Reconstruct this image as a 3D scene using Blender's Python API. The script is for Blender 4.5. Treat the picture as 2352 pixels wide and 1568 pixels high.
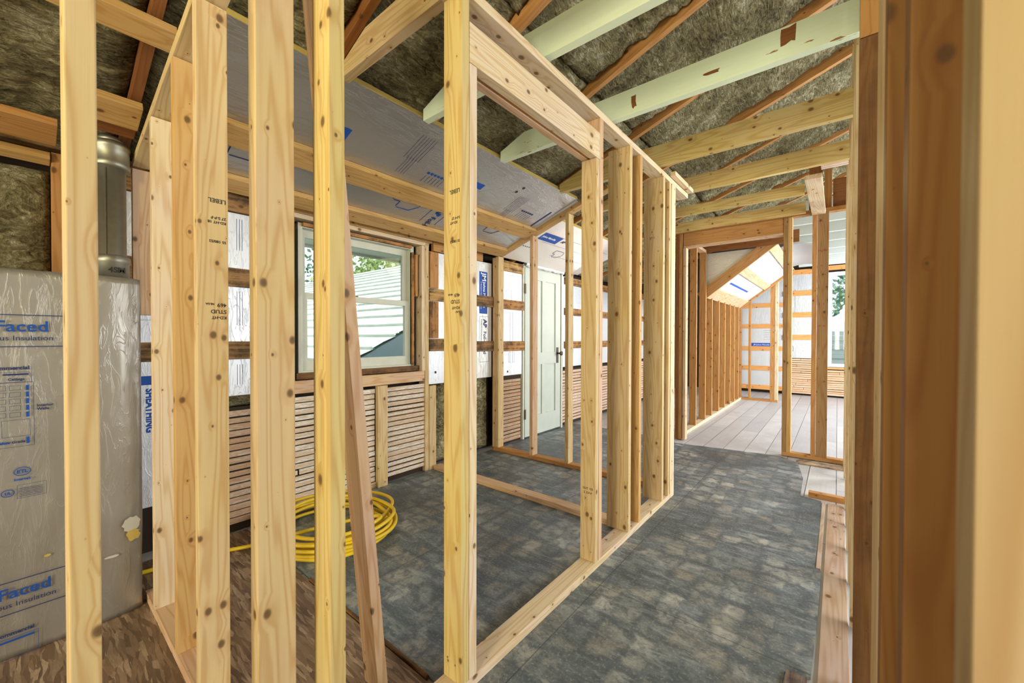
import bpy, bmesh, math, random
from mathutils import Vector, Matrix, noise
random.seed(7)
S = bpy.context.scene
for o in list(bpy.data.objects): bpy.data.objects.remove(o)
COL = S.collection

# ------------------------------------------------------------------ camera
cam = bpy.data.cameras.new('camera'); camo = bpy.data.objects.new('camera', cam); COL.objects.link(camo)
cam.sensor_width = 36; cam.lens = 920.37 / 2352 * 36; cam.clip_start = 0.02; cam.clip_end = 300
_y, _p, _r = math.radians(39.117), math.radians(0.6467), math.radians(-0.12)
right = Vector((math.cos(_y), math.sin(_y), 0)); fwd = Vector((-math.sin(_y), math.cos(_y), 0)); up = Vector((0, 0, 1))
fwd2 = fwd * math.cos(_p) - up * math.sin(_p); up2 = up * math.cos(_p) + fwd * math.sin(_p)
rr = right * math.cos(_r) - up2 * math.sin(_r); uu = up2 * math.cos(_r) + right * math.sin(_r)
CM = Matrix((rr, uu, -fwd2)).transposed().to_4x4(); CM.translation = (0, 0, 1.25)
camo.matrix_world = CM
cam.dof.use_dof = True; cam.dof.focus_distance = 2.2; cam.dof.aperture_fstop = 5.6
S.camera = camo

# ------------------------------------------------------------------ world, sun, lights, exposure
S.view_settings.view_transform = 'Standard'; S.view_settings.look = 'None'; S.view_settings.gamma = 1
S.view_settings.exposure = -0.45
W = bpy.data.worlds.new('sky'); S.world = W; W.use_nodes = True
bg = W.node_tree.nodes['Background']; bg.inputs[0].default_value = (0.80, 0.90, 1.0, 1); bg.inputs[1].default_value = 2.1
def sun(rot, e):
    l = bpy.data.lights.new('sun', 'SUN'); l.energy = e; l.angle = 0.02; l.color = (1, .96, .88)
    o = bpy.data.objects.new('sun', l); o.rotation_euler = rot; COL.objects.link(o)
sun((math.radians(-21), 0, math.radians(25)), 5.2)
def area(loc, target, sx, sy, e, col):
    l = bpy.data.lights.new('area_light', 'AREA'); l.shape = 'RECTANGLE'; l.size = sx; l.size_y = sy; l.energy = e; l.color = col
    o = bpy.data.objects.new('area_light', l); COL.objects.link(o); o.location = loc
    o.rotation_euler = (Vector(target) - Vector(loc)).to_track_quat('-Z', 'Y').to_euler()
DAY = (.88, .94, 1.0); WARM = (1.0, .90, .50); NEUT = (1.0, .93, .74)
area((0.28, -3.7, 1.4), (-.25, 2.0, 1.3), .8, 1.5, 230, NEUT)        # window of the room behind the camera
area((-1.9, -3.7, 1.3), (-1.5, 2.0, 1.3), .9, 1.3, 60, NEUT)        # weaker fill lamp added behind the camera, no window there
area((-.55, -1.3, 2.50), (-1.2, 1.8, 2.2), .5, .5, 40, WARM)        # warm ceiling bulb behind the camera
area((2.75, 3.4, 1.6), (-1.5, 3.0, .9), 3.2, 1.4, 300, DAY)         # window of the room on the right
area((2.75, 8.2, 1.7), (-1.5, 8.2, 1.0), 3.4, 1.5, 700, DAY)        # windows of the far room
area((-2.2, 4.95, 1.7), (-2.4, 3.3, 1.2), 1.2, 1.0, 10, (1, .90, .82))  # soft fill lamp added inside the small room by the door
area((-.45, 4.0, 2.42), (-.9, 3.0, 1.0), .4, .4, 7, WARM)  # small warm fill lamp added under the hall joists

# ------------------------------------------------------------------ materials
def mat(name):
    m = bpy.data.materials.new(name); m.use_nodes = True; nt = m.node_tree
    b = nt.nodes['Principled BSDF']; return m, nt, b
def N(nt, t, **k):
    n = nt.nodes.new(t)
    for a, v in k.items(): setattr(n, a, v)
    return n
def L(nt, a, b): nt.links.new(a, b)
def mth(nt, op, a, b=None, c=None):
    n = N(nt, 'ShaderNodeMath', operation=op)
    for i, v in enumerate((a, b, c)):
        if v is None: continue
        if isinstance(v, (int, float)): n.inputs[i].default_value = v
        else: L(nt, v, n.inputs[i])
    return n.outputs[0]
def mixc(nt, f, a, b, mode='MIX'):
    n = N(nt, 'ShaderNodeMix', data_type='RGBA', blend_type=mode)
    for i, v in ((0, f), (6, a), (7, b)):
        if isinstance(v, (int, float)): n.inputs[i].default_value = v
        elif isinstance(v, tuple): n.inputs[i].default_value = v if len(v) == 4 else v + (1,)
        else: L(nt, v, n.inputs[i])
    return n.outputs[2]
def ramp(nt, f, stops):
    r = N(nt, 'ShaderNodeValToRGB'); e = r.color_ramp.elements
    while len(e) < len(stops): e.new(.5)
    for i, (p, c) in enumerate(stops):
        e[i].position = p; e[i].color = c if len(c) == 4 else c + (1,)
    L(nt, f, r.inputs[0]); return r.outputs[0]
def coords(nt, sc=(1, 1, 1), rnd=True, src='Object'):
    tc = N(nt, 'ShaderNodeTexCoord'); mp = N(nt, 'ShaderNodeMapping'); mp.inputs['Scale'].default_value = sc
    v = tc.outputs[src]
    if rnd:
        oi = N(nt, 'ShaderNodeObjectInfo'); m = mth(nt, 'MULTIPLY', oi.outputs['Random'], 37.0)
        ad = N(nt, 'ShaderNodeVectorMath', operation='ADD'); L(nt, v, ad.inputs[0])
        cb = N(nt, 'ShaderNodeCombineXYZ'); L(nt, m, cb.inputs[0])
        L(nt, cb.outputs[0], ad.inputs[1]); v = ad.outputs[0]
    L(nt, v, mp.inputs[0]); return mp.outputs[0]
def noi(nt, vec, scale, det=4, rough=.55, dist=0):
    n = N(nt, 'ShaderNodeTexNoise'); n.inputs['Scale'].default_value = scale; n.inputs['Detail'].default_value = det
    n.inputs['Roughness'].default_value = rough; n.inputs['Distortion'].default_value = dist
    L(nt, vec, n.inputs['Vector']); return n.outputs[0]
def bump(nt, b, h, st=.3, d=.01):
    n = N(nt, 'ShaderNodeBump'); n.inputs['Strength'].default_value = st; n.inputs['Distance'].default_value = d
    L(nt, h, n.inputs['Height']); L(nt, n.outputs[0], b.inputs['Normal'])

def wood_material(name, rough=.62, knots=1.0, grime=0.0, fine=.10):
    """grain runs along local X; colour comes from the object colour"""
    m, nt, b = mat(name)
    oi = N(nt, 'ShaderNodeObjectInfo'); base = oi.outputs['Color']
    v = coords(nt)
    # knot field on (x, y+z)
    sp = N(nt, 'ShaderNodeSeparateXYZ'); L(nt, v, sp.inputs[0])
    w = mth(nt, 'ADD', sp.outputs[1], sp.outputs[2])
    kc = N(nt, 'ShaderNodeCombineXYZ'); L(nt, mth(nt, 'MULTIPLY', sp.outputs[0], 7.5), kc.inputs[0]); L(nt, mth(nt, 'MULTIPLY', w, 10.5), kc.inputs[1])
    vo = N(nt, 'ShaderNodeTexVoronoi', voronoi_dimensions='2D'); vo.inputs['Scale'].default_value = 1.0; L(nt, kc.outputs[0], vo.inputs['Vector'])
    d = vo.outputs['Distance']; sc = N(nt, 'ShaderNodeSeparateColor'); L(nt, vo.outputs['Color'], sc.inputs[0])
    # radius per cell: many cells have none or tiny pin knots
    rad = mth(nt, 'MULTIPLY', mth(nt, 'POWER', sc.outputs[0], 2.6), .15 * knots)
    rad = mth(nt, 'ADD', rad, .006)
    rel = mth(nt, 'DIVIDE', d, rad)                      # 1 at knot edge
    core = ramp(nt, rel, [(0, (1, 1, 1)), (.55, (.9, .9, .9)), (.8, (0.4, .4, .4)), (1.0, (0, 0, 0))])
    halo = ramp(nt, mth(nt, 'DIVIDE', rel, 3.2), [(0, (1, 1, 1)), (.35, (.6, .6, .6)), (1.0, (0, 0, 0))])
    # grain: stretched, warped around knots
    warp = mth(nt, 'MULTIPLY', halo, .014)
    gy = N(nt, 'ShaderNodeCombineXYZ')
    L(nt, sp.outputs[0], gy.inputs[0]); L(nt, mth(nt, 'ADD', sp.outputs[1], warp), gy.inputs[1]); L(nt, mth(nt, 'ADD', sp.outputs[2], warp), gy.inputs[2])
    mp = N(nt, 'ShaderNodeMapping'); mp.inputs['Scale'].default_value = (.55, 9, 9); L(nt, gy.outputs[0], mp.inputs[0])
    lo = noi(nt, mp.outputs[0], 1.3, 2, .4)
    bands = mth(nt, 'SINE', mth(nt, 'MULTIPLY', lo, 78.0))
    bands = mth(nt, 'MULTIPLY_ADD', bands, .5, .5)
    bands = mth(nt, 'POWER', bands, 2.2)
    mp2 = N(nt, 'ShaderNodeMapping'); mp2.inputs['Scale'].default_value = (5, 190, 190); L(nt, v, mp2.inputs[0])
    fi = noi(nt, mp2.outputs[0], 1.0, 4, .6)
    blot = noi(nt, v, 2.3, 2, .5)
    dark = mixc(nt, 1.0, base, (.76, .60, .40), 'MULTIPLY')
    c = mixc(nt, mth(nt, 'MULTIPLY', bands, .60), base, dark)
    c = mixc(nt, mth(nt, 'MULTIPLY', fi, fine * 3), c, mixc(nt, 1.0, c, (.62, .52, .42), 'MULTIPLY'))
    yel = mixc(nt, 1.0, c, (1.02, .98, .80), 'MULTIPLY'); pnk = mixc(nt, 1.0, c, (1.0, .95, .93), 'MULTIPLY')
    c = mixc(nt, ramp(nt, blot, [(.35, (0, 0, 0)), (.65, (1, 1, 1))]), yel, pnk)
    c = mixc(nt, mth(nt, 'MULTIPLY', halo, .45), c, mixc(nt, 1.0, base, (.72, .50, .28), 'MULTIPLY'))
    c = mixc(nt, mth(nt, 'MULTIPLY', core, .86), c, (.075, .035, .014))
    if grime:
        g = noi(nt, v, 9, 5, .65)
        mp3 = N(nt, 'ShaderNodeMapping'); mp3.inputs['Scale'].default_value = (.6, 14, 14); L(nt, v, mp3.inputs[0])
        g2 = noi(nt, mp3.outputs[0], 3, 4, .6)
        gm = ramp(nt, mth(nt, 'MULTIPLY', g, mth(nt, 'MULTIPLY', g2, 2.0)), [(.40, (0, 0, 0)), (.66, (1, 1, 1))])
        c = mixc(nt, mth(nt, 'MULTIPLY', gm, grime), c, (.045, .028, .015))
    L(nt, c, b.inputs['Base Color']); b.inputs['Roughness'].default_value = rough
    b.inputs['Specular IOR Level'].default_value = .25
    bump(nt, b, mth(nt, 'ADD', fi, mth(nt, 'MULTIPLY', bands, -.25)), .16, .002)
    return m
M = {}
M['wood'] = wood_material('fresh_sawn_softwood')
M['old'] = wood_material('weathered_softwood', .75, .9, .85, .2)
M['rough'] = wood_material('rough_sawn_wood', .8, .6, .35, .34)

def paint_material():
    m, nt, b = mat('chipped_pale_paint')
    v = coords(nt); oi = N(nt, 'ShaderNodeObjectInfo')
    mp = N(nt, 'ShaderNodeMapping'); mp.inputs['Scale'].default_value = (1.1, 5, 5); L(nt, v, mp.inputs[0])
    a = noi(nt, mp.outputs[0], 3.0, 6, .62, .4)
    chip = ramp(nt, a, [(.665, (0, 0, 0)), (.675, (1, 1, 1))])
    mp2 = N(nt, 'ShaderNodeMapping'); mp2.inputs['Scale'].default_value = (6, 90, 90); L(nt, v, mp2.inputs[0])
    s = noi(nt, mp2.outputs[0], 1, 3, .6)
    c = mixc(nt, mth(nt, 'MULTIPLY', s, .35), oi.outputs['Color'], mixc(nt, 1.0, oi.outputs['Color'], (.72, .74, .66), 'MULTIPLY'))
    c = mixc(nt, chip, c, (.30, .15, .055))
    L(nt, c, b.inputs['Base Color']); b.inputs['Roughness'].default_value = .55
    bump(nt, b, mth(nt, 'SUBTRACT', s, chip), .2, .002); return m
M['paint'] = paint_material()

def foil_material(name='crinkled_foil_facing', metal=.45, st=.3, r0=.34):
    m, nt, b = mat(name)
    oi = N(nt, 'ShaderNodeObjectInfo'); v = coords(nt)
    mp = N(nt, 'ShaderNodeMapping'); mp.inputs['Scale'].default_value = (1, 4.5, 1); mp.inputs['Rotation'].default_value = (0, 0, .25); L(nt, v, mp.inputs[0])
    w1 = noi(nt, mp.outputs[0], 5, 4, .6, 1.0)
    crease = mth(nt, 'ABSOLUTE', mth(nt, 'SUBTRACT', w1, .5))
    crease = ramp(nt, crease, [(0, (1, 1, 1)), (.03, (.2, .2, .2)), (.12, (0, 0, 0))])
    w2 = noi(nt, v, 45, 3, .6)
    big = noi(nt, v, 1.7, 2, .5)
    L(nt, mixc(nt, mth(nt, 'MULTIPLY', big, .25), oi.outputs['Color'], (.62, .60, .55)), b.inputs['Base Color'])
    b.inputs['Metallic'].default_value = metal
    L(nt, mth(nt, 'MULTIPLY_ADD', big, .22, r0), b.inputs['Roughness'])
    h = mth(nt, 'ADD', mth(nt, 'MULTIPLY', crease, .5), mth(nt, 'MULTIPLY_ADD', w2, .10, mth(nt, 'MULTIPLY', w1, .5)))
    bump(nt, b, h, st, .008); return m
M['foil'] = foil_material()
M['foil2'] = foil_material('silver_foil_facing', .90, .34, .24)
M['foil3'] = foil_material('smooth_foil_facing', .66, .20, .27)

def wool_material():
    m, nt, b = mat('mineral_wool')
    v = coords(nt)
    a = noi(nt, v, 4, 5, .6, .5)
    mp = N(nt, 'ShaderNodeMapping'); mp.inputs['Scale'].default_value = (38, 9, 16); mp.inputs['Rotation'].default_value = (0, 0, .2); L(nt, v, mp.inputs[0])
    f = noi(nt, mp.outputs[0], 1, 6, .68, 2.2)
    f2 = noi(nt, v, 42, 5, .75, 1.5)
    mx = mth(nt, 'MULTIPLY_ADD', a, .34, mth(nt, 'MULTIPLY_ADD', f, .42, mth(nt, 'MULTIPLY', f2, .24)))
    c = ramp(nt, mx, [(.385, (.05, .037, .016)), (.465, (.22, .18, .085)), (.54, (.45, .385, .20)), (.62, (.90, .84, .60))])
    L(nt, c, b.inputs['Base Color']); b.inputs['Roughness'].default_value = .9; b.inputs['Specular IOR Level'].default_value = .15
    bump(nt, b, mth(nt, 'MULTIPLY_ADD', f, 1.6, f2), 1.0, .03); return m
M['wool'] = wool_material()

def flat(name, col, rough=.6, metal=0, nz=0, nscale=20, spec=.3):
    m, nt, b = mat(name); b.inputs['Roughness'].default_value = rough; b.inputs['Metallic'].default_value = metal
    b.inputs['Specular IOR Level'].default_value = spec
    v = coords(nt); n = noi(nt, v, nscale, 4, .6)
    k = tuple(x * (1 - nz) for x in col)
    L(nt, mixc(nt, n, col, k), b.inputs['Base Color'])
    if nz: bump(nt, b, n, .15, .003)
    return m
M['blue'] = flat('blue_print', (.012, .075, .36)); M['navy'] = flat('navy_print', (.02, .035, .13)); M['white'] = flat('white_print', (.85, .86, .88))
M['ink'] = flat('black_ink', (.03, .028, .02)); M['red'] = flat('red_ink', (.30, .03, .02))
M['foam'] = flat('yellow_foam_edge', (.62, .45, .12), .9, 0, .3, 60)
M['steel'] = flat('dull_galvanised_steel', (.40, .385, .30), .46, .85, .3, 30)
M['brass'] = flat('dark_aged_metal', (.10, .075, .05), .45, .7, .3, 40)
M['hose'] = flat('yellow_rubber', (.78, .52, .015), .35, 0, .1, 30, .5)
M['sash'] = flat('pale_window_paint', (.62, .62, .50), .5, 0, .22, 9)
M['doorp'] = flat('pale_green_white_door_paint', (.50, .53, .45), .45, 0, .18, 6)
M['dark'] = flat('dark_sheathing', (.045, .028, .016), .9, 0, .4, 8)
M['drywall'] = flat('plain_plasterboard', (.55, .52, .46), .9, 0, .1, 4)
M['soffit'] = flat('white_soffit_paint', (.80, .82, .80), .5, 0, .1, 6)
M['slate'] = flat('blue_grey_siding', (.50, .63, .66), .7, 0, .15, 12)
M['bark'] = flat('tree_bark', (.10, .07, .045), .9, 0, .4, 12)
M['nail'] = flat('nail_steel', (.35, .33, .30), .4, .8)
M['ground'] = flat('grass_ground', (.14, .20, .06), .9, 0, .4, 3)
M['cedar'] = flat('white_lap_siding', (.75, .78, .80), .6, 0, .1, 8)
def leaf_material(name, c1, c2):
    m, nt, b = mat(name); tc = N(nt, 'ShaderNodeTexCoord'); n = noi(nt, tc.outputs['Object'], 3.5, 3, .7)
    L(nt, ramp(nt, n, [(.35, c1), (.65, c2)]), b.inputs['Base Color']); b.inputs['Roughness'].default_value = .6
    b.inputs['Transmission Weight'].default_value = 0; return m
M['leaf'] = leaf_material('leaves', (.14, .28, .10), (.78, .85, .36))
M['leaf2'] = leaf_material('blue_green_leaves', (.14, .28, .22), (.42, .58, .38))
def glass():
    m, nt, b = mat('window_glass')
    t = N(nt, 'ShaderNodeBsdfTransparent'); t.inputs[0].default_value = (.96, .98, .97, 1)
    g = N(nt, 'ShaderNodeBsdfGlossy'); g.inputs['Roughness'].default_value = .02
    fr = N(nt, 'ShaderNodeFresnel'); fr.inputs[0].default_value = 1.2
    mx = N(nt, 'ShaderNodeMixShader'); L(nt, fr.outputs[0], mx.inputs[0]); L(nt, t.outputs[0], mx.inputs[1]); L(nt, g.outputs[0], mx.inputs[2])
    L(nt, mx.outputs[0], nt.nodes['Material Output'].inputs[0]); return m
M['glass'] = glass()

def vinyl_material():
    m, nt, b = mat('worn_slate_vinyl'); tc = N(nt, 'ShaderNodeTexCoord'); v = tc.outputs['Object']
    # worn rectangular blocks printed on the sheet
    dn = N(nt, 'ShaderNodeTexNoise'); dn.inputs['Scale'].default_value = 7; dn.inputs['Detail'].default_value = 4; L(nt, v, dn.inputs[0])
    ad = N(nt, 'ShaderNodeVectorMath', operation='MULTIPLY_ADD'); L(nt, dn.outputs['Color'], ad.inputs[0]); ad.inputs[1].default_value = (.11, .11, 0); L(nt, v, ad.inputs[2])
    vo = N(nt, 'ShaderNodeTexVoronoi', distance='CHEBYCHEV', feature='F1'); vo.inputs['Scale'].default_value = 8.6; vo.inputs['Randomness'].default_value = .35
    L(nt, ad.outputs[0], vo.inputs['Vector'])
    cc = N(nt, 'ShaderNodeSeparateColor'); L(nt, vo.outputs['Color'], cc.inputs[0])
    cell = ramp(nt, cc.outputs[0], [(0, (.13, .155, .165)), (.35, (.20, .225, .225)), (.62, (.30, .275, .22)), (.85, (.33, .345, .325)), (1, (.44, .42, .36))])
    edge = ramp(nt, vo.outputs['Distance'], [(.28, (0, 0, 0)), (.50, (1, 1, 1))])
    c = mixc(nt, mth(nt, 'MULTIPLY', edge, .85), cell, (.075, .095, .11))
    st_ = N(nt, 'ShaderNodeMapping'); st_.inputs['Scale'].default_value = (6, 22, 1); L(nt, v, st_.inputs[0])
    big = noi(nt, v, 1.5, 4, .6, .6); med = noi(nt, v, 12, 7, .75, .6); fin = noi(nt, v, 75, 4, .7); stk = noi(nt, st_.outputs[0], 1, 6, .7, .5)
    c = mixc(nt, ramp(nt, med, [(.40, (.85, .85, .85)), (.56, (0, 0, 0))]), c, (.07, .09, .105))
    c = mixc(nt, ramp(nt, stk, [(.50, (0, 0, 0)), (.66, (.7, .7, .7))]), c, (.30, .33, .32))
    c = mixc(nt, ramp(nt, big, [(.36, (.75, .75, .75)), (.56, (0, 0, 0))]), c, (.045, .06, .07))
    c = mixc(nt, mth(nt, 'MULTIPLY', ramp(nt, fin, [(.55, (0, 0, 0)), (.72, (1, 1, 1))]), .45), c, (.50, .50, .45))
    c = mixc(nt, mth(nt, 'MULTIPLY', ramp(nt, fin, [(.28, (1, 1, 1)), (.45, (0, 0, 0))]), .6), c, (.03, .035, .04))
    # sheet seams
    br = N(nt, 'ShaderNodeTexBrick'); br.offset = 0; br.inputs['Scale'].default_value = 1; br.inputs['Mortar Size'].default_value = .0025
    br.inputs['Brick Width'].default_value = .92; br.inputs['Row Height'].default_value = .92; br.inputs['Color1'].default_value = (0, 0, 0, 1); br.inputs['Color2'].default_value = (0, 0, 0, 1); br.inputs['Mortar'].default_value = (1, 1, 1, 1)
    L(nt, v, br.inputs[0])
    c = mixc(nt, mth(nt, 'MULTIPLY', br.outputs[0], .6), c, (.02, .02, .02))
    L(nt, c, b.inputs['Base Color'])
    L(nt, mth(nt, 'MULTIPLY_ADD', med, .35, .30), b.inputs['Roughness']); b.inputs['Specular IOR Level'].default_value = .45
    bump(nt, b, mth(nt, 'MULTIPLY_ADD', fin, .3, med), .22, .006); return m
M['vinyl'] = vinyl_material()

def plank_material():
    m, nt, b = mat('worn_plank_floor'); tc = N(nt, 'ShaderNodeTexCoord'); v = tc.outputs['Object']
    rt = N(nt, 'ShaderNodeMapping'); rt.inputs['Rotation'].default_value = (0, 0, math.pi / 2); L(nt, v, rt.inputs[0])
    br = N(nt, 'ShaderNodeTexBrick'); br.offset = .37; br.inputs['Scale'].default_value = 1; br.inputs['Mortar Size'].default_value = .0028; br.inputs['Bias'].default_value = 0
    br.inputs['Brick Width'].default_value = 3.1; br.inputs['Row Height'].default_value = .20
    br.inputs['Color1'].default_value = (.60, .585, .57, 1); br.inputs['Color2'].default_value = (.44, .43, .43, 1); br.inputs['Mortar'].default_value = (.02, .015, .01, 1)
    L(nt, rt.outputs[0], br.inputs[0])
    gm = N(nt, 'ShaderNodeMapping'); gm.inputs['Scale'].default_value = (22, 1.2, 1); L(nt, v, gm.inputs[0]); g = noi(nt, gm.outputs[0], 2.5, 5, .65, .4)
    p = noi(nt, v, 2.2, 5, .65, .5)
    c = mixc(nt, mth(nt, 'MULTIPLY', g, .45), br.outputs[0], mixc(nt, 1.0, br.outputs[0], (.62, .58, .55), 'MULTIPLY'))
    c = mixc(nt, ramp(nt, p, [(.45, (0, 0, 0)), (.7, (.6, .6, .6))]), c, (.34, .33, .34))
    L(nt, c, b.inputs['Base Color']); b.inputs['Roughness'].default_value = .42
    bump(nt, b, mth(nt, 'MULTIPLY_ADD', br.outputs['Fac'], -2.0, g), .35, .003); return m
M['plank'] = plank_material()

def osb_material():
    m, nt, b = mat('oriented_strand_board'); tc = N(nt, 'ShaderNodeTexCoord'); v = tc.outputs['Object']
    wn = N(nt, 'ShaderNodeTexNoise'); wn.inputs['Scale'].default_value = 6; L(nt, v, wn.inputs[0])
    wv = N(nt, 'ShaderNodeVectorMath', operation='MULTIPLY_ADD'); L(nt, wn.outputs['Color'], wv.inputs[0]); wv.inputs[1].default_value = (.03, .03, 0); L(nt, v, wv.inputs[2])
    def layer(rot, sx, sy):
        mp = N(nt, 'ShaderNodeMapping'); mp.inputs['Rotation'].default_value = (0, 0, rot); mp.inputs['Scale'].default_value = (sx, sy, 1); L(nt, wv.outputs[0], mp.inputs[0])
        vo = N(nt, 'ShaderNodeTexVoronoi', feature='F1'); vo.inputs['Scale'].default_value = 1; L(nt, mp.outputs[0], vo.inputs['Vector'])
        q = N(nt, 'ShaderNodeSeparateColor'); L(nt, vo.outputs['Color'], q.inputs[0])
        gr = noi(nt, mp.outputs[0], 4, 3, .6)
        return mth(nt, 'MULTIPLY_ADD', gr, .35, mth(nt, 'MULTIPLY', q.outputs[0], .65)), q.outputs[1]
    a1, m1 = layer(.35, 9, 75); a2, m2 = layer(.75, 9, 85); a3, m3 = layer(-.2, 10, 80)
    def sel(k, x, y): return mth(nt, 'ADD', mth(nt, 'MULTIPLY', k, x), mth(nt, 'MULTIPLY', mth(nt, 'SUBTRACT', 1.0, k), y))
    f = sel(mth(nt, 'GREATER_THAN', m1, .5), a1, sel(mth(nt, 'GREATER_THAN', m2, .45), a2, a3))
    c = ramp(nt, f, [(.15, (.12, .07, .038)), (.42, (.20, .122, .068)), (.66, (.29, .19, .115)), (.88, (.50, .37, .25))])
    d = noi(nt, v, 3, 4, .6); c = mixc(nt, ramp(nt, d, [(.38, (.4, .4, .4)), (.6, (0, 0, 0))]), c, (.07, .045, .03))
    L(nt, c, b.inputs['Base Color']); b.inputs['Roughness'].default_value = .6; bump(nt, b, f, .2, .003); return m
M['osb'] = osb_material()

def lath_material():
    m, nt, b = mat('plaster_stained_lath'); tc = N(nt, 'ShaderNodeTexCoord'); v = tc.outputs['Object']; oi = N(nt, 'ShaderNodeObjectInfo')
    # local x along the lath, local z up the wall
    mp = N(nt, 'ShaderNodeMapping'); mp.inputs['Scale'].default_value = (.35, 1, 25.6); L(nt, v, mp.inputs[0])
    wn = N(nt, 'ShaderNodeTexNoise'); wn.inputs['Scale'].default_value = 1.6; wn.inputs['Detail'].default_value = 1; L(nt, mp.outputs[0], wn.inputs[0])
    g2 = N(nt, 'ShaderNodeMapping'); g2.inputs['Scale'].default_value = (4, 10, 60); L(nt, v, g2.inputs[0]); g = noi(nt, g2.outputs[0], 2, 5, .65, 1)
    c = mixc(nt, ramp(nt, wn.outputs[0], [(.42, (0, 0, 0)), (.58, (1, 1, 1))]), oi.outputs['Color'], mixc(nt, 1.0, oi.outputs['Color'], (.86, .72, .58), 'MULTIPLY'))
    c = mixc(nt, ramp(nt, g, [(.40, (.75, .75, .75)), (.60, (0, 0, 0))]), c, mixc(nt, 1.0, oi.outputs['Color'], (.62, .46, .34), 'MULTIPLY'))
    L(nt, c, b.inputs['Base Color']); b.inputs['Roughness'].default_value = .85; bump(nt, b, g, .35, .004); return m
M['lath'] = lath_material()
def shingle_material():
    m, nt, b = mat('sunlit_asphalt_shingles'); tc = N(nt, 'ShaderNodeTexCoord'); v = tc.outputs['Object']
    a = noi(nt, v, 2.2, 5, .6); c = ramp(nt, a, [(.3, (.56, .60, .50)), (.7, (.72, .76, .66))])
    L(nt, c, b.inputs['Base Color']); b.inputs['Roughness'].default_value = .9; return m
M['shingle'] = shingle_material()

# ------------------------------------------------------------------ tones of timber (the object's own colour)
T = dict(new=(.60, .47, .27), pale=(.68, .57, .42), yel=(.58, .47, .21), honey=(.55, .36, .15), org=(.47, .25, .09),
         rust=(.24, .10, .032), brown=(.22, .12, .05), old=(.33, .20, .09), grey=(.38, .30, .20), pink=(.62, .44, .30),
         mint=(.74, .84, .60), chalk=(.72, .76, .70), slat=(.62, .66, .60))

def tag(o, label=None, cat=None, group=None, kind=None):
    if label: o['label'] = label
    if cat: o['category'] = cat
    if group: o['group'] = group
    if kind: o['kind'] = kind
    return o
def link(name, me, m, parent=None, tone=None):
    o = bpy.data.objects.new(name, me); COL.objects.link(o)
    if m: me.materials.append(M[m] if isinstance(m, str) else m)
    if parent: o.parent = parent
    if tone: o.color = (*(T[tone] if isinstance(tone, str) else tone), 1)
    return o
def beam(name, c, lx, ly, sx, sy, sz, m='wood', tone='new', parent=None, bev=.0022):
    """box of sx*sy*sz centred on c; lx,ly are the directions of its local x and y (x = grain)"""
    bm = bmesh.new(); bmesh.ops.create_cube(bm, size=1)
    for v in bm.verts: v.co = Vector((v.co.x * sx, v.co.y * sy, v.co.z * sz))
    if bev: bmesh.ops.bevel(bm, geom=bm.edges[:], offset=min(bev, sz * .3, sy * .3), segments=2, affect='EDGES', profile=.6)
    me = bpy.data.meshes.new(name); bm.to_mesh(me); bm.free()
    lx = Vector(lx).normalized(); ly = Vector(ly); ly = (ly - lx * ly.dot(lx)).normalized(); lz = lx.cross(ly)
    o = link(name, me, m, None, tone)
    R = Matrix((lx, ly, lz)).transposed().to_4x4(); R.translation = c
    o.matrix_world = R
    if parent: o.parent = parent
    return o
AX = (Vector((1, 0, 0)), Vector((0, 1, 0)), Vector((0, 0, 1)))
def B(name, label, cat, b, m='wood', tone='new', group=None, parent=None, grain=None, bev=.0022):
    """axis-aligned board b = x0,x1,y0,y1,z0,z1"""
    s = [b[1] - b[0], b[3] - b[2], b[5] - b[4]]; c = [(b[0] + b[1]) / 2, (b[2] + b[3]) / 2, (b[4] + b[5]) / 2]
    g = s.index(max(s)) if grain is None else grain
    rest = [i for i in range(3) if i != g]; rest.sort(key=lambda i: -s[i])
    o = beam(name, c, AX[g], AX[rest[0]], s[g], s[rest[0]], s[rest[1]], m, tone, parent, bev)
    if label: tag(o, label, cat, group)
    return o
def P(name, parent, b, m, tone=None, grain=None, bev=.0015):
    """axis-aligned child part in world coordinates (parent has identity matrix)"""
    return B(name, None, None, b, m, tone, None, parent, grain, bev)
def empty(name, loc, label, cat, group=None):
    o = bpy.data.objects.new(name, None); COL.objects.link(o); o.location = loc; o.empty_display_size = .1
    return tag(o, label, cat, group)
def adopt(parent, *kids):
    """parent keeps its place, the kids keep theirs"""
    inv = (Matrix.Translation(parent.location) if parent.type == 'EMPTY' else parent.matrix_world).inverted()
    for k in kids:
        k.parent = parent; k.matrix_parent_inverse = inv
def mesh_from(name, verts, faces, m, tone=None, smooth=False, parent=None):
    me = bpy.data.meshes.new(name); me.from_pydata(verts, [], faces); me.update()
    if smooth:
        for p in me.polygons: p.use_smooth = True
    return link(name, me, m, parent, tone)
def boxes(name, bs, m, tone=None, parent=None):
    vs, fs = [], []
    for (x0, x1, y0, y1, z0, z1) in bs:
        k = len(vs); vs += [(x, y, z) for x in (x0, x1) for y in (y0, y1) for z in (z0, z1)]
        fs += [tuple(k + i for i in f) for f in ((0, 1, 3, 2), (4, 6, 7, 5), (0, 4, 5, 1), (2, 3, 7, 6), (0, 2, 6, 4), (1, 5, 7, 3))]
    return mesh_from(name, vs, fs, m, tone, False, parent)
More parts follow.
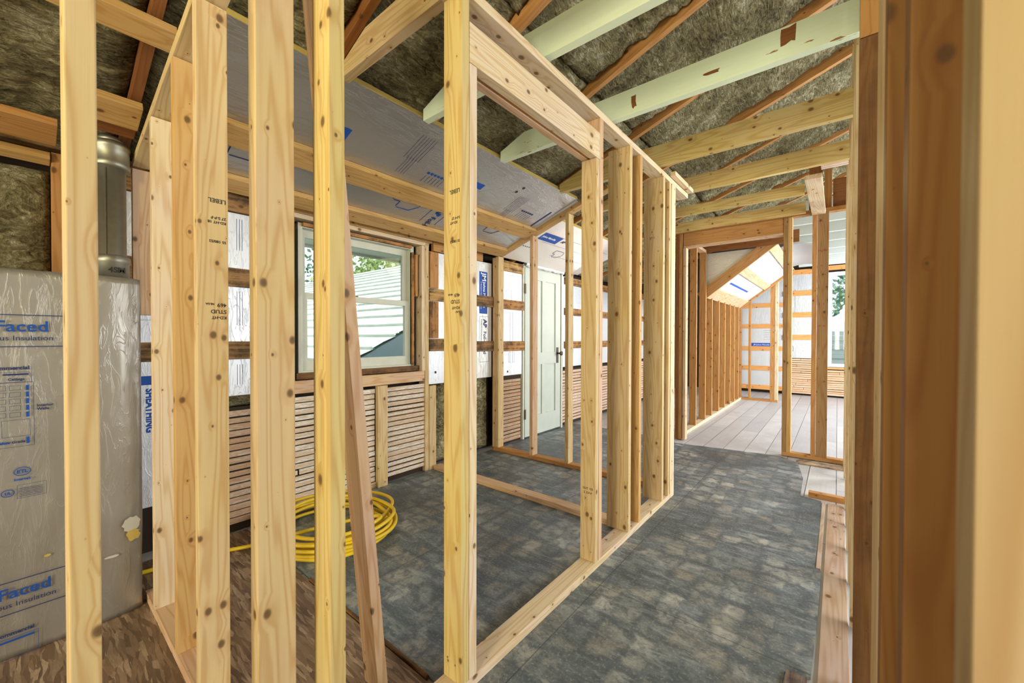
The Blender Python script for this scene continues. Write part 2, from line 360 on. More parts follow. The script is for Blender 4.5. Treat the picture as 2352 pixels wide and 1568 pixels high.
def text(body, parent, o, dx, dy, size, m, name='lettering', bold=0.0, align='LEFT'):
    """flat lettering; o = lower-left corner, dx reading direction, dy up direction of the letters"""
    cu = bpy.data.curves.new(name, 'FONT'); cu.body = body; cu.size = size; cu.offset = bold; cu.align_x = align; cu.resolution_u = 3
    cu.extrude = .0002
    t = bpy.data.objects.new(name, cu); COL.objects.link(t); bpy.context.view_layer.update()
    me = bpy.data.meshes.new_from_object(t.evaluated_get(bpy.context.evaluated_depsgraph_get())); bpy.data.objects.remove(t)
    me.materials.clear()
    ob = link(name, me, m); dx = Vector(dx).normalized(); dy = Vector(dy); dy = (dy - dx * dy.dot(dx)).normalized()
    R = Matrix((dx, dy, dx.cross(dy))).transposed().to_4x4(); R.translation = o; ob.matrix_world = R
    if parent: adopt(parent, ob)
    return ob
def marks(name, parent, org, dx, dy, rects, m, th=.0006):
    """thin printed rectangles (u0,u1,v0,v1) in a plane"""
    dx = Vector(dx).normalized(); dy = Vector(dy).normalized(); n = dx.cross(dy); org = Vector(org); vs, fs = [], []
    for (u0, u1, v0, v1) in rects:
        k = len(vs)
        for w in (0, th):
            vs += [org + dx * u + dy * v + n * w for (u, v) in ((u0, v0), (u1, v0), (u1, v1), (u0, v1))]
        fs += [tuple(k + i for i in f) for f in ((3, 2, 1, 0), (4, 5, 6, 7), (0, 1, 5, 4), (1, 2, 6, 5), (2, 3, 7, 6), (3, 0, 4, 7))]
    ob = mesh_from(name, [tuple(v) for v in vs], fs, m)
    if parent: adopt(parent, ob)
    return ob
def frame(u0, u1, v0, v1, t=.0015):
    return [(u0, u1, v0, v0 + t), (u0, u1, v1 - t, v1), (u0, u0 + t, v0, v1), (u1 - t, u1, v0, v1)]
def wool(name, label, org, u, v, n, lu, lv, th=.09, amp=.022, step=.03, seed=0, group=None, cat='insulation'):
    """batt: org corner, u/v edges, n outward (visible) normal"""
    u = Vector(u).normalized(); v = Vector(v).normalized(); n = Vector(n).normalized(); org = Vector(org)
    nu = max(2, int(lu / step)); nv = max(2, int(lv / step)); vs = []; fs = []
    for j in range(nv + 1):
        for i in range(nu + 1):
            a, b = lu * i / nu, lv * j / nv
            p = Vector((a * 3 + seed * 9.7, b * 3, seed * 3.1))
            d = noise.fractal(p, .9, 2.1, 5) * amp + abs(noise.noise(p * 5.1)) * amp * .9 + noise.noise(p * 14) * amp * .35
            e = min(a, lu - a, b, lv - b); d += -.03 * math.exp(-e / .03)
            vs.append(tuple(org + u * a + v * b + n * d))
    k = len(vs)
    for (a, b) in ((0, 0), (lu, 0), (lu, lv), (0, lv)): vs.append(tuple(org + u * a + v * b - n * th))
    W_ = nu + 1
    for j in range(nv):
        for i in range(nu): q = j * W_ + i; fs.append((q, q + 1, q + W_ + 1, q + W_))
    fs.append((k + 3, k + 2, k + 1, k))
    fs.append(tuple([k, k + 1] + [i for i in range(nu, -1, -1)]))
    fs.append(tuple([k + 2, k + 3] + [nv * W_ + i for i in range(0, nu + 1)]))
    fs.append(tuple([k + 1, k + 2] + [j * W_ + nu for j in range(nv, -1, -1)]))
    fs.append(tuple([k + 3, k] + [j * W_ for j in range(0, nv + 1)]))
    o = mesh_from(name, vs, fs, 'wool', None, True)
    return tag(o, label, cat, group)
def cyl(name, p0, p1, r0, r1, m, seg=32, parent=None, caps=True):
    p0, p1 = Vector(p0), Vector(p1); d = (p1 - p0).normalized(); a = d.orthogonal().normalized(); b = d.cross(a)
    vs = [tuple(p + (a * math.cos(2 * math.pi * i / seg) + b * math.sin(2 * math.pi * i / seg)) * r) for p, r in ((p0, r0), (p1, r1)) for i in range(seg)]
    fs = [(i, (i + 1) % seg, seg + (i + 1) % seg, seg + i) for i in range(seg)]
    if caps: fs += [tuple(range(seg - 1, -1, -1)), tuple(range(seg, 2 * seg))]
    o = mesh_from(name, vs, fs, m, None, False)
    for p in o.data.polygons[:seg]: p.use_smooth = True
    if parent: adopt(parent, o)
    return o
def lathe(name, c, prof, m, seg=40):
    vs = [(c[0] + r * math.cos(2 * math.pi * i / seg), c[1] + r * math.sin(2 * math.pi * i / seg), z) for (r, z) in prof for i in range(seg)]
    fs = [(j * seg + i, j * seg + (i + 1) % seg, (j + 1) * seg + (i + 1) % seg, (j + 1) * seg + i) for j in range(len(prof) - 1) for i in range(seg)]
    fs += [tuple(range(seg - 1, -1, -1)), tuple((len(prof) - 1) * seg + i for i in range(seg))]
    o = mesh_from(name, vs, fs, m, None, True)
    return o

# roof geometry: underside of the rafters
SL = .36
def zr(x): return 2.53 + SL * (x + 1.93)
UD = Vector((1, 0, SL)).normalized()          # up the slope
ND = Vector((SL, 0, -1)).normalized()         # out of the slope, downwards into the room

# ================================================================== SETTING
def struct(o): o['kind'] = 'structure'; return o
struct(boxes('floor', [(-3.12, 3.0, -4.0, 10.85, -.10, -.012)], 'plank'))
struct(boxes('wall_left', [(-3.17, -3.12, -4.0, 1.27, -.1, 2.20), (-3.17, -3.12, 2.34, 10.9, -.1, 2.20), (-3.17, -3.12, 1.27, 2.34, -.1, .93), (-3.17, -3.12, 1.27, 2.34, 2.13, 2.20)], 'dark'))
struct(boxes('wall_front', [(-3.12, -.18, 10.85, 10.9, -.1, 3.5), (.62, 3.0, 10.85, 10.9, -.1, 3.5), (-.18, .62, 10.85, 10.9, -.1, .62), (-.18, .62, 10.85, 10.9, 2.64, 3.5)], 'dark'))
struct(boxes('wall_right', [(3.0, 3.05, -4.0, 10.9, -.1, 2.75)], 'drywall'))
struct(boxes('wall_back', [(-3.12, 3.0, -4.05, -4.0, -.1, 3.5)], 'drywall'))
xr = .62; dz = .115
vs = []
for y in (-4.05, 10.9):
    vs += [(-3.45, y, zr(-3.45) + dz), (xr, y, zr(xr) + dz), (3.1, y, zr(xr) + dz - SL * (3.1 - xr)), (3.1, y, zr(xr) + dz - SL * (3.1 - xr) + .04), (xr, y, zr(xr) + dz + .04), (-3.45, y, zr(-3.45) + dz + .04)]
struct(mesh_from('ceiling', vs, [(0, 1, 7, 6), (1, 2, 8, 7), (2, 3, 9, 8), (3, 4, 10, 9), (4, 5, 11, 10), (5, 0, 6, 11), (0, 5, 4, 1), (1, 4, 3, 2), (6, 7, 10, 11), (7, 8, 9, 10)], 'dark'))

# vinyl sheet with a torn right edge, osb panel
def ragged_sheet(name, pts, z0, z1, m):
    n = len(pts); vs = [(x, y, z) for z in (z0, z1) for (x, y) in pts]
    fs = [tuple(range(n - 1, -1, -1)), tuple(range(n, 2 * n))] + [(i, (i + 1) % n, n + (i + 1) % n, n + i) for i in range(n)]
    return mesh_from(name, vs, fs, m)
pts = [(-2.965, .955)]
for i in range(30): pts.append((-2.965 + (2.85) * (i + 1) / 30, .945 + random.uniform(-.004, .004)))
for (x, y) in ((-.20, 1.70), (-.145, 1.72), (-.145, 1.80), (-.09, 1.81), (-.062, 1.83), (-.056, 2.3), (-.06, 2.62), (-.058, 2.70), (-.085, 2.72), (-.084, 3.4), (-.088, 3.86)):
    pts.append((x + random.uniform(-.006, .006), y))
for (x, y) in ((-.22, 3.90), (-.23, 4.40), (-.30, 4.90), (-.46, 5.06)): pts.append((x, y))
for i in range(14): pts.append((-.46 - 1.03 * (i + 1) / 14, 5.06 - .16 * (i + 1) / 14 + random.uniform(-.01, .01)))
pts += [(-1.56, 5.06), (-2.965, 5.06)]
tag(ragged_sheet('vinyl_sheet', pts, -.012, 0, 'vinyl'), 'worn slate-patterned dark grey vinyl sheet covering the hall and room floor', 'vinyl flooring')
tag(boxes('osb_panel', [(-2.965, -.4, -1.2, .925, -.012, 0)], 'osb'), 'brown strand board subfloor panel below the foil board and yellow hose', 'floor panel')
B('floor_board', 'bare pinkish floor board along the torn vinyl edge near the right wall', 'floor board', (-.048, .045, 1.2, 3.86, -.012, -.002), 'wood', (.46, .35, .29))
B('floor_board', 'thin floor board sliver between the vinyl edge and the dark floor gap', 'floor board', (-.083, -.062, 2.73, 3.86, -.012, -.003), 'wood', (.46, .37, .31))
B('floor_board', 'pale short floor board strip just in front of the far stud partition', 'floor board', (-.30, .6, 4.90, 5.06, -.012, .001), 'old', (.52, .42, .32))
B('wood_strip', 'narrow brown wood strip along the gap where strand board meets vinyl', 'wood strip', (-2.1, -1.16, .93, .942, -.012, .008), 'old', 'brown')
B('threshold_strip', 'short orange 2x4 offcut lying across the floor boards by the right wall', 'wood strip', (-.17, .40, 3.93, 3.99, -.012, .03), 'wood', 'org')
B('vinyl_scrap', 'curled purple grey vinyl scrap at the bottom edge of the hall floor', 'vinyl scrap', (-.14, -.075, 1.715, 1.80, .0, .012), 'old', (.25, .2, .2))

# ================================================================== MIDDLE STUD WALL (along the hall), face X=-1.0
xa, xb = -1.09, -1.0
B('bottom_plate', 'long pale bottom plate on the vinyl floor under the middle stud wall', 'framing plate', (xa, xb, -.3, 3.172, 0, .038), tone='pale')
B('top_plate', 'long top plate running above the big framed opening of the middle stud wall', 'framing plate', (xa, xb, -.3, 3.60, 2.43, 2.468), tone='pale')
B('top_plate', 'short pale block nailed beside the far end of the long top plate', 'framing block', (-.995, -.957, 3.12, 3.60, 2.468, 2.50), tone='pale')
st = {}
def stud(key, label, b, tone='new', m='wood', group=None, name='wall_stud'):
    st[key] = B(name, label, 'stud', b, m, tone, group); return st[key]
stud('L1', 'closest stud at far left of the view, in front of the foil board lettering', (xa, xb, .050, .088, .038, 2.43), 'new')
stud('C', 'widest knotty stud at the corner where the left partition meets the middle wall', (-1.106, -1.06, .352, .438, 0.038, 2.43), 'new')
stud('D', 'yellow stud just left of the leaning loose board', (xa, xb, .497, .538, .038, 2.43), 'yel')
stud('A', 'tall king stud at near side of the big framed opening, stamped with black ink', (xa, xb, .955, .992, .038, 2.43), 'yel')
stud('A2', 'pale jack stud doubled onto the king stud at the near side of the opening', (xa, xb, .994, 1.031, .038, 2.203), 'pale')
stud('B', 'stamped jack stud holding up the far end of the opening header', (xa, xb, 1.938, 1.974, .038, 2.203), 'new')
stud('B2', 'thin-looking king stud directly behind the jack stud at far side of the opening', (xa, xb, 1.978, 2.016, .038, 2.43), 'pink')
stud('C1', 'wide 2x6 stud with a black bark split, first beyond the framed opening', (-1.145, xb, 2.376, 2.414, .038, 2.43), 'new')
stud('C2', 'orange toned stud between the two wide 2x6 studs of the middle wall', (xa, xb, 2.543, 2.581, .038, 2.43), 'honey')
stud('D1', 'second wide 2x6 stud, near the far end of the middle wall', (-1.145, xb, 2.985, 3.023, .038, 2.43), 'new')
stud('E1', 'narrow stud right before the pale end board of the middle wall', (xa, xb, 3.122, 3.160, .038, 2.43), 'new')
stud('E2', 'pale flat end board closing the middle wall, reaching down to the vinyl', (-1.038, xb, 3.174, 3.268, 0, 2.43), 'pale')
hd = empty('opening_header', (-1.045, 1.5, 2.2), 'doubled pale header beam spanning the big framed opening', 'header beam')
adopt(hd, P('header_ply', hd, (-1.040, -1.0, .994, 1.976, 2.205, 2.345), 'wood', 'pale'), P('header_ply', hd, (-1.09, -1.056, .994, 1.976, 2.205, 2.345), 'wood', 'pink'),
      P('spacer', hd, (-1.055, -1.041, .994, 1.976, 2.212, 2.335), 'wood', 'org'))
# leaning board
lb = beam('leaning_board', (0, 0, 0), Vector((-1.145, .515, 2.40)) - Vector((-1.275, .80, .0)), (1, 0, 0), 2.42, .089, .038, 'wood', 'pink')
lb.location = (Vector((-1.145, .515, 2.40)) + Vector((-1.275, .80, .0))) / 2 + Vector((-.0, 0, .006))
tag(lb, 'loose pinkish 2x4 leaning diagonally behind the yellow stud', 'board')
# no-entry stamps on studs (upside down ink)
def stamp(parent, org, dx, dy, lines, size=.02, m='ink'):
    org = Vector(org); dy = Vector(dy).normalized()
    for i, (off, s, t) in enumerate(lines):
        text(t, parent, org - dy * i * size * 1.25 + Vector(dx).normalized() * off, dx, dy, size * s, m, 'ink_stamp', .0004)
n_ = (0, -1, 0)
def stamp_y(parent, x, y, zs, m='ink'):       # on a face looking towards -Y, letters upside down
    for (dxo, z, s, t) in zs:
        text(t, parent, (x - dxo, y - .0004, z), (-1, 0, 0), (0, 0, -1), s, m, 'ink_stamp', .0003)
stamp_y(st['A'], -1.008, .955, [(.0, 1.76, .020, 'LEBEL'), (.0, 1.665, .012, 'S-P-F 27'), (.012, 1.65, .012, 'KD-HT'), (.0, 1.585, .012, '55 180/52'), (.0, 1.40, .018, '469'), (.035, 1.40, .009, 'NLGA'), (.0, 1.378, .018, 'STUD'), (.0, 1.355, .013, 'KD-HT'), (.0, 1.34, .010, 'S-P-F')])
text('GUT 153', st['B'], (-1.075, 1.9378, .425), (1, 0, 0), (0, 0, 1), .016, 'ink', 'ink_stamp', .0003)
text('2  S-P-F', st['B'], (-1.07, 1.9378, .402), (1, 0, 0), (0, 0, 1), .016, 'ink', 'ink_stamp', .0003)
text('27 1', st['D1'], (-1.10, 2.9846, 1.98), (1, 0, .1), (0, 0, 1), .022, 'ink', 'ink_stamp', .0003)
# white nail heads and nail rows near plate ends
def nails(parent, pts, nrm, r=.0032):
    for p in pts:
        p = Vector(p); cyl('nail', p, p + Vector(nrm) * .0012, r, r, 'nail', 8, parent)
nails(st['A'], [(-1.07, .955, .11), (-1.03, .955, .10)], (0, -1, 0)); nails(st['B'], [(-1.07, 1.938, .11), (-1.025, 1.938, .09)], (0, -1, 0))
nails(st['C1'], [(-1.12, 2.376, .09), (-1.03, 2.376, .08), (-1.12, 2.376, 2.39), (-1.09, 2.376, 2.39), (-1.06, 2.376, 2.39), (-1.02, 2.376, 2.39)], (0, -1, 0))
nails(st['D1'], [(-1.1, 2.985, 2.39), (-1.07, 2.985, 2.39), (-1.03, 2.985, 2.39)], (0, -1, 0))

# ================================================================== LEFT PARTITION (across), face Y=.37
B('bottom_plate', 'bottom plate on the strand board under the left partition', 'framing plate', (-2.55, -1.11, .370, .458, 0, .038), tone='pink')
p0, p1 = Vector((-2.80, .414, 2.135)), Vector((-1.15, .414, 2.498))
o = beam('sloped_top_plate', (p0 + p1) / 2, p1 - p0, (0, 1, 0), (p1 - p0).length, .088, .038, 'wood', 'new'); tag(o, 'sloping top plate rising steeply over the left partition studs', 'framing plate')
def zl(x): return 2.113 + .22 * (x + 2.80)
stud('S1', 'wide-faced stamped stud of the left partition, third and nearest before the corner stud', (-1.675, -1.637, .370, .458, .038, zl(-1.656)), 'new')
stud('S2', 'half-hidden middle stud of the left partition with a honey coloured face', (-1.975, -1.937, .370, .458, .038, zl(-1.956)), 'honey')
stud('S3', 'knotty pinkish stud of the left partition standing beside the foil board', (-2.372, -2.334, .370, .458, .038, zl(-2.353)), 'pale')
stud('S4', 'short reddish stud beside the metal flue pipe, ending above the floor', (-2.84, -2.802, .370, .458, 1.36, zl(-2.82)), 'pink')
def stamp_x(parent, x, y, zs, m='ink'):       # on a face looking towards +X, letters upside down: reading towards -Y
    for (dyo, z, s, t) in zs:
        text(t, parent, (x + .0004, y - dyo, z), (0, -1, 0), (0, 0, -1), s, m, 'ink_stamp', .0003)
stamp_x(st['S1'], -1.637, .452, [(.0, 1.715, .02, 'LEBEL'), (.0, 1.655, .013, '27 S-P-F'), (.0, 1.64, .012, 'KD-HT 18'), (.0, 1.575, .012, '55 180/52'), (.0, 1.362, .018, '469'), (.035, 1.362, .009, 'NLGA'), (.0, 1.340, .018, 'STUD'), (.0, 1.318, .014, 'KD-HT')])
stamp_x(lb, -1.19, .64, [])

# ================================================================== SMALL PLATES AND THE SECOND PARTITION, face Y=3.30
B('bottom_plate', 'bare bottom plate with no studs crossing the grey vinyl inside the opening', 'framing plate', (-2.95, -1.1, 2.456, 2.545, 0, .038), tone='pink')
B('bottom_plate', 'orange toned bottom plate under the partition in front of the painted door', 'framing plate', (-2.96, -1.10, 3.302, 3.390, 0, .038), tone='org')
def zp(x): return 2.150 + .335 * (x + 2.85)
p0, p1 = Vector((-2.90, 3.346, zp(-2.90) + .02)), Vector((-1.60, 3.346, zp(-1.60) + .02))
o = beam('sloped_top_plate', (p0 + p1) / 2, p1 - p0, (0, 1, 0), (p1 - p0).length, .088, .038, 'wood', 'honey'); tag(o, 'sloping top plate of the partition in front of the painted door', 'framing plate')
for k, x, lab, tn in (('Q1', -2.915, 'doubled end stud of the partition against the window wall, left of the painted door', 'new'),
                      ('Q2', -2.452, 'stud standing in front of the left half of the painted door', 'pink'),
                      ('Q3', -2.030, 'yellow and pink stud standing just right of the painted door', 'new')):
    stud(k, lab, (x, x + .038, 3.302, 3.390, .038, zp(x)), tn)
stud('Q0', 'narrow stud tucked against the window wall behind the doubled end stud', (-2.962, -2.918, 3.302, 3.390, .038, 2.12), 'pink')

# ================================================================== WINDOW WALL (inner face about X=-2.98)
Wx = -2.98
B('top_plate', 'old brown top plate above the window under the foil ceiling', 'framing plate', (-3.09, Wx, -.6, 3.28, 2.165, 2.20), 'old', 'old')
B('header_board', 'old dark header plank over the left window', 'header board', (-3.02, -2.965, .30, 1.20, 2.04, 2.160), 'old', 'old')
B('header_board', 'orange header board over the right half of the left window', 'header board', (-3.02, -2.965, 1.205, 2.46, 2.125, 2.163), 'wood', 'honey')
B('header_board', 'pale edge board lining the top of the left window opening', 'header board', (-3.09, -2.968, 1.22, 2.42, 2.09, 2.123), 'wood', 'pale')
B('wood_strip', 'short honey block right of the window header by the foil board', 'wood block', (-3.0, -2.965, 2.47, 3.15, 2.06, 2.160), 'wood', 'org')
B('trimmer_stud', 'pale trimmer stud lining the right side of the left window opening', 'stud', (-3.06, -2.968, 2.335, 2.372, .935, 2.088), 'wood', 'pale')
B('trimmer_stud', 'yellow stud doubled behind the pale trimmer at right of the window', 'stud', (-3.06, -2.968, 2.374, 2.418, .0, 2.123), 'wood', 'new')
B('trimmer_stud', 'stud below the right end of the window sill board with a ragged edge', 'stud', (-3.0, -2.962, 2.42, 2.50, .0, .79), 'wood', 'new')
B('sill_board', 'pinkish 2x4 sill board lying under the left window', 'sill board', (-2.995, -2.957, .97, 2.36, .845, .935), 'wood', 'pink')
B('wall_stud', 'short flat stud between two lath panels under the window sill', 'stud', (-2.975, -2.937, 1.862, 1.955, .0, .842), 'wood', 'new')
B('wood_strip', 'old brown plank under the window sash in the dark recess', 'wood strip', (-3.09, -3.0, 1.25, 2.33, .94, .985), 'old', 'brown')
B('wood_strip', 'splintered orange strip at the right jamb of the left window', 'wood strip', (-3.045, -3.01, 2.262, 2.285, .99, 2.02), 'old', 'org')
B('wood_strip', 'orange stop piece fixed high on the right window jamb', 'wood block', (-3.03, -2.995, 2.288, 2.312, 1.62, 2.0), 'wood', 'org')
B('wood_strip', 'orange wood strip running above the sash of the left window', 'wood strip', (-3.05, -3.0, 1.30, 2.25, 2.05, 2.075), 'old', 'org')
# window 1
win = empty('window_1', (-3.07, 1.78, 1.0), None, None); win['kind'] = 'structure'
y0, y1, z0, z1 = 1.305, 2.262, 1.0, 2.045
def wbox(name, bs, m='sash'): o = boxes(name, bs, m); adopt(win, o); return o
wbox('window_frame', [(-3.13, -3.03, y0 - .03, y0, z0 - .02, z1 + .03), (-3.13, -3.03, y1, y1 + .03, z0 - .02, z1 + .03), (-3.13, -3.03, y0, y1, z1, z1 + .03), (-3.13, -3.03, y0, y1, z0 - .02, z0)])
wbox('upper_sash', [(-3.125, -3.095, y0, y0 + .045, 1.54, z1), (-3.125, -3.095, y1 - .045, y1, 1.54, z1), (-3.125, -3.095, y0 + .045, y1 - .045, z1 - .055, z1), (-3.125, -3.095, y0 + .045, y1 - .045, 1.54, 1.575)])
ls = wbox('lower_sash', [(-3.09, -3.055, y0, y0 + .045, z0, 1.575), (-3.09, -3.055, y1 - .045, y1, z0, 1.575), (-3.09, -3.055, y0 + .045, y1 - .045, z0, z0 + .075), (-3.09, -3.055, y0 + .045, y1 - .045, 1.53, 1.575)])
wbox('pane', [(-3.112, -3.108, y0 + .045, y1 - .045, 1.575, z1 - .055)], 'glass'); wbox('pane', [(-3.075, -3.071, y0 + .045, y1 - .045, z0 + .075, 1.53)], 'glass')
wbox('latch', [(-3.10, -3.06, 1.68, 1.76, 1.575, 1.585), (-3.09, -3.07, 1.66, 1.70, 1.585, 1.60)], 'brass')

# laths
def laths(label, y0, y1, z0, z1, tone, x=-2.985, pitch=.043, axis='y', seed=0):
    rnd = random.Random(seed); bs = []; z = z0
    while z < z1 - .02:
        segs = [(y0, y1)]
        if rnd.random() < .5 and y1 - y0 > .5:
            c = rnd.uniform(y0 + .2, y1 - .2); segs = [(y0, c - .003), (c + .003, y1)]
        for (a, b) in segs:
            h = pitch - rnd.choice((.007, .009, .012)); t = rnd.uniform(0, .004)
            bs.append((x, x + .008 + t, a + rnd.uniform(0, .006), b - rnd.uniform(0, .006), z, z + h) if axis == 'y' else (a, b, x - .008 - t, x, z, z + h))
        z += pitch
    o = boxes('lathing', bs, 'lath', tone); return tag(o, label, 'lathing')
laths('plaster-stained wood laths low on the wall left of the wide corner stud', .62, .962, .05, .80, (.58, .44, .32), x=-2.999, seed=1)
laths('whitish wood laths below the left half of the window', .964, 1.858, .05, .838, (.78, .73, .64), seed=2)
laths('whitish wood laths between the short stud and right trimmer below the window', 1.960, 2.40, .05, .835, (.74, .66, .55), x=-2.99, seed=3)
laths('brown wood laths beside the hinge side of the painted door', 3.42, 3.845, .03, .775, (.50, .36, .24), x=-2.998, seed=4)
laths('wood laths low on the wall beyond the latch side of the painted door', 4.80, 9.0, .05, .80, (.66, .52, .42), x=-2.998, seed=5)
B('baseboard_strip', 'wooden strip on the floor under the laths of the window wall', 'wood strip', (-2.985, -2.96, 1.0, 1.86, 0, .045), 'old', 'pink')
tag(boxes('backing_board', [(-3.03, -3.005, .62, 2.37, 0, .795)], 'dark'), 'dark gap boards seen between laths under the window', 'backing board')
tag(boxes('backing_board', [(-3.03, -3.005, 3.40, 3.86, 0, .80)], 'dark'), 'dark backing behind the laths at the hinge side of the painted door', 'backing board')
tag(boxes('backing_board', [(-3.03, -3.005, 4.80, 9.10, 0, .80)], 'dark'), 'dark backing behind the laths past the latch side of the painted door', 'backing board')
wool('insulation_batt', 'grey mineral wool bared between the window trimmer stud and partition', (-3.0, 2.51, .04), (0, 1, 0), (0, 0, 1), (1, 0, 0), .76, .80, .08, .012, .025, 11)
wool('insulation_batt', 'strip of grey mineral wool above the laths left of the window', (-2.995, .55, .80), (0, 1, 0), (0, 0, 1), (1, 0, 0), .66, .11, .05, .010, .02, 12)

# foil boards helper
FO = dict(s=(.56, .57, .59), w=(.62, .63, .64), g=(.52, .50, .45))
def foil(label, b, tone='w', edge=True):
    o = B('foil_insulation_board', label, 'insulation board', b, 'foil', FO[tone], bev=.003); return o
fb1 = foil('white foil board on the window wall left of the left window', (-3.004, -2.985, .30, 1.225, .87, 2.035))
fb1b = foil('lower foil board with a blue label strip behind the leaning big board', (-2.975, -2.96, .38, .60, .30, 1.34))
fb2 = foil('foil board with pipe-like print right of the left window', (-3.004, -2.985, 2.425, 2.915, .80, 2.055))
fb3 = foil('foil board with blue banner and AP lettering beside the partition', (-2.985, -2.962, 2.92, 3.285, .81, 2.055), 'g')
fb4 = foil('white foil board between the partition and painted door', (-3.004, -2.985, 3.40, 3.86, .80, 2.13))
fb5 = foil('foil board with vertical blue label beyond the painted door', (-3.004, -2.985, 4.80, 9.00, .83, 2.10))
X_, Y_, Z_ = (1, 0, 0), (0, 1, 0), (0, 0, 1)
def strap(label, b, tone='old', m='old'): return B('wall_strap', label, 'wood strap', b, m, tone)
strap('upper brown strap across the white foil left of the window', (-2.984, -2.960, .30, 1.222, 1.565, 1.682))
strap('lower brown strap across the white foil left of the window', (-2.984, -2.960, .30, 1.222, 1.105, 1.218))
strap('upper strap on the foil board just right of the window trimmer', (-2.984, -2.960, 2.425, 2.912, 1.59, 1.705), 'honey')
strap('lower strap on the foil board just right of the window trimmer', (-2.984, -2.960, 2.425, 2.912, 1.115, 1.232), 'old')
strap('upper brown strap crossing the blue banner board', (-2.960, -2.938, 2.915, 3.292, 1.575, 1.690), 'old')
strap('lower brown strap crossing the AP lettered board', (-2.960, -2.938, 2.915, 3.292, 1.095, 1.205), 'old')
strap('top strap above the white board left of the painted door', (-2.984, -2.960, 3.395, 3.86, 2.01, 2.125), 'honey')
strap('middle strap on the white board left of the painted door', (-2.984, -2.960, 3.395, 3.875, 1.57, 1.68), 'org')
strap('low strap on the white board left of the painted door', (-2.984, -2.960, 3.395, 3.885, 1.085, 1.20), 'org')
strap('top orange strap beyond the latch side of the door', (-2.984, -2.960, 4.83, 9.00, 1.99, 2.09), 'org')
strap('middle orange strap beyond the latch side of the door', (-2.984, -2.960, 4.83, 9.00, 1.56, 1.66), 'org')
strap('low orange strap beyond the latch side of the door', (-2.984, -2.960, 4.83, 9.00, 1.09, 1.19), 'org')
B('wood_strip', 'vertical honey board piece beside the trimmer above the upper strap', 'wood block', (-2.984, -2.962, 2.430, 2.53, 1.71, 2.05), 'wood', 'org')
B('wood_strip', 'vertical brown board piece between the two straps beside the trimmer', 'wood block', (-2.984, -2.962, 2.430, 2.53, 1.237, 1.585), 'old', 'org')
# prints on the wall boards (vertical lettering: reads downwards)
def face_x(parent, x): return x + .0006
def vtext(t, parent, x, y, z, size, m, bold=.0): return text(t, parent, (x, y, z), (0, 0, -1), (0, 1, 0), size, m, 'lettering', bold)
bn = marks('blue_banner', fb3, (-2.9615, 3.09, 1.50), Y_, Z_, [(0, .125, 0, .45)], 'blue')
vtext('JM', fb3, -2.9605, 3.135, 1.935, .085, 'white', .002); vtext('Johns Manville', fb3, -2.9605, 3.15, 1.84, .048, 'white', .001); vtext('A Berkshire Hathaway Company', fb3, -2.9605, 3.11, 1.84, .022, 'white')
marks('printed_frame', fb3, (-2.9615, 3.09, .98), Y_, Z_, frame(0, .15, 0, .49, .003), 'navy')
vtext('AP', fb3, -2.9605, 3.155, 1.44, .075, 'navy', .003); vtext('Foil-Faced', fb3, -2.9605, 3.155, 1.31, .06, 'navy', .001); vtext('Polyiso Continuous Insulation', fb3, -2.9605, 3.115, 1.44, .024, 'navy')
marks('barcode_label', fb3, (-2.9615, 3.13, 1.985), Y_, Z_, [(0, .05, 0, .045)], 'white')
bx = [(.10, .16, 0, .30)] and []
marks('printed_diagram', fb2, (-2.9845, 2.62, 1.25), Y_, Z_, frame(.05, .17, .05, .35, .002) + [(.10, .102, .05, .30), (.0, .2, .0, .002)], 'navy')
marks('printed_diagram', fb4, (-2.9845, 3.52, .85), Y_, Z_, frame(.08, .20, .10, .22, .002) + [(.11, .113, .1, .70), (.16, .163, .1, .70), (.08, .2, .55, .552)] + frame(.04, .14, .82, .95, .002) + [(.02, .25, .98 + i * .02, .981 + i * .02) for i in range(5)], 'navy')
marks('round_mark', fb4, (-2.9845, 3.58, .835), Y_, Z_, [(.0, .022, 0, .022)], 'ink'); marks('round_mark', fb2, (-2.9845, 2.50, .90), Y_, Z_, [(.0, .022, 0, .022)], 'ink')
marks('blue_banner', fb5, (-2.9845, 4.98, 1.02), Y_, Z_, [(0, .10, 0, .42)], 'blue'); vtext('Johns Manville', fb5, -2.9835, 5.01, 1.42, .045, 'white', .001)
vtext('AP', fb5, -2.9835, 5.0, 1.56, .06, 'navy', .002)
marks('blue_banner', fb1b, (-2.9595, .40, .98), Y_, Z_, [(0, .16, 0, .05)], 'blue'); vtext('SHEATHING', fb1b, -2.9590, .44, .96, .045, 'blue', .002)
marks('printed_diagram', fb1, (-2.9845, .86, .90), Y_, Z_, [(.02 + i * .015, .022 + i * .015, .04, .17) for i in range(3)] + [(.02 + i * .015, .022 + i * .015, .42, .64) for i in range(3)] + [(.02 + i * .015, .022 + i * .015, .90, 1.10) for i in range(3)], 'navy')

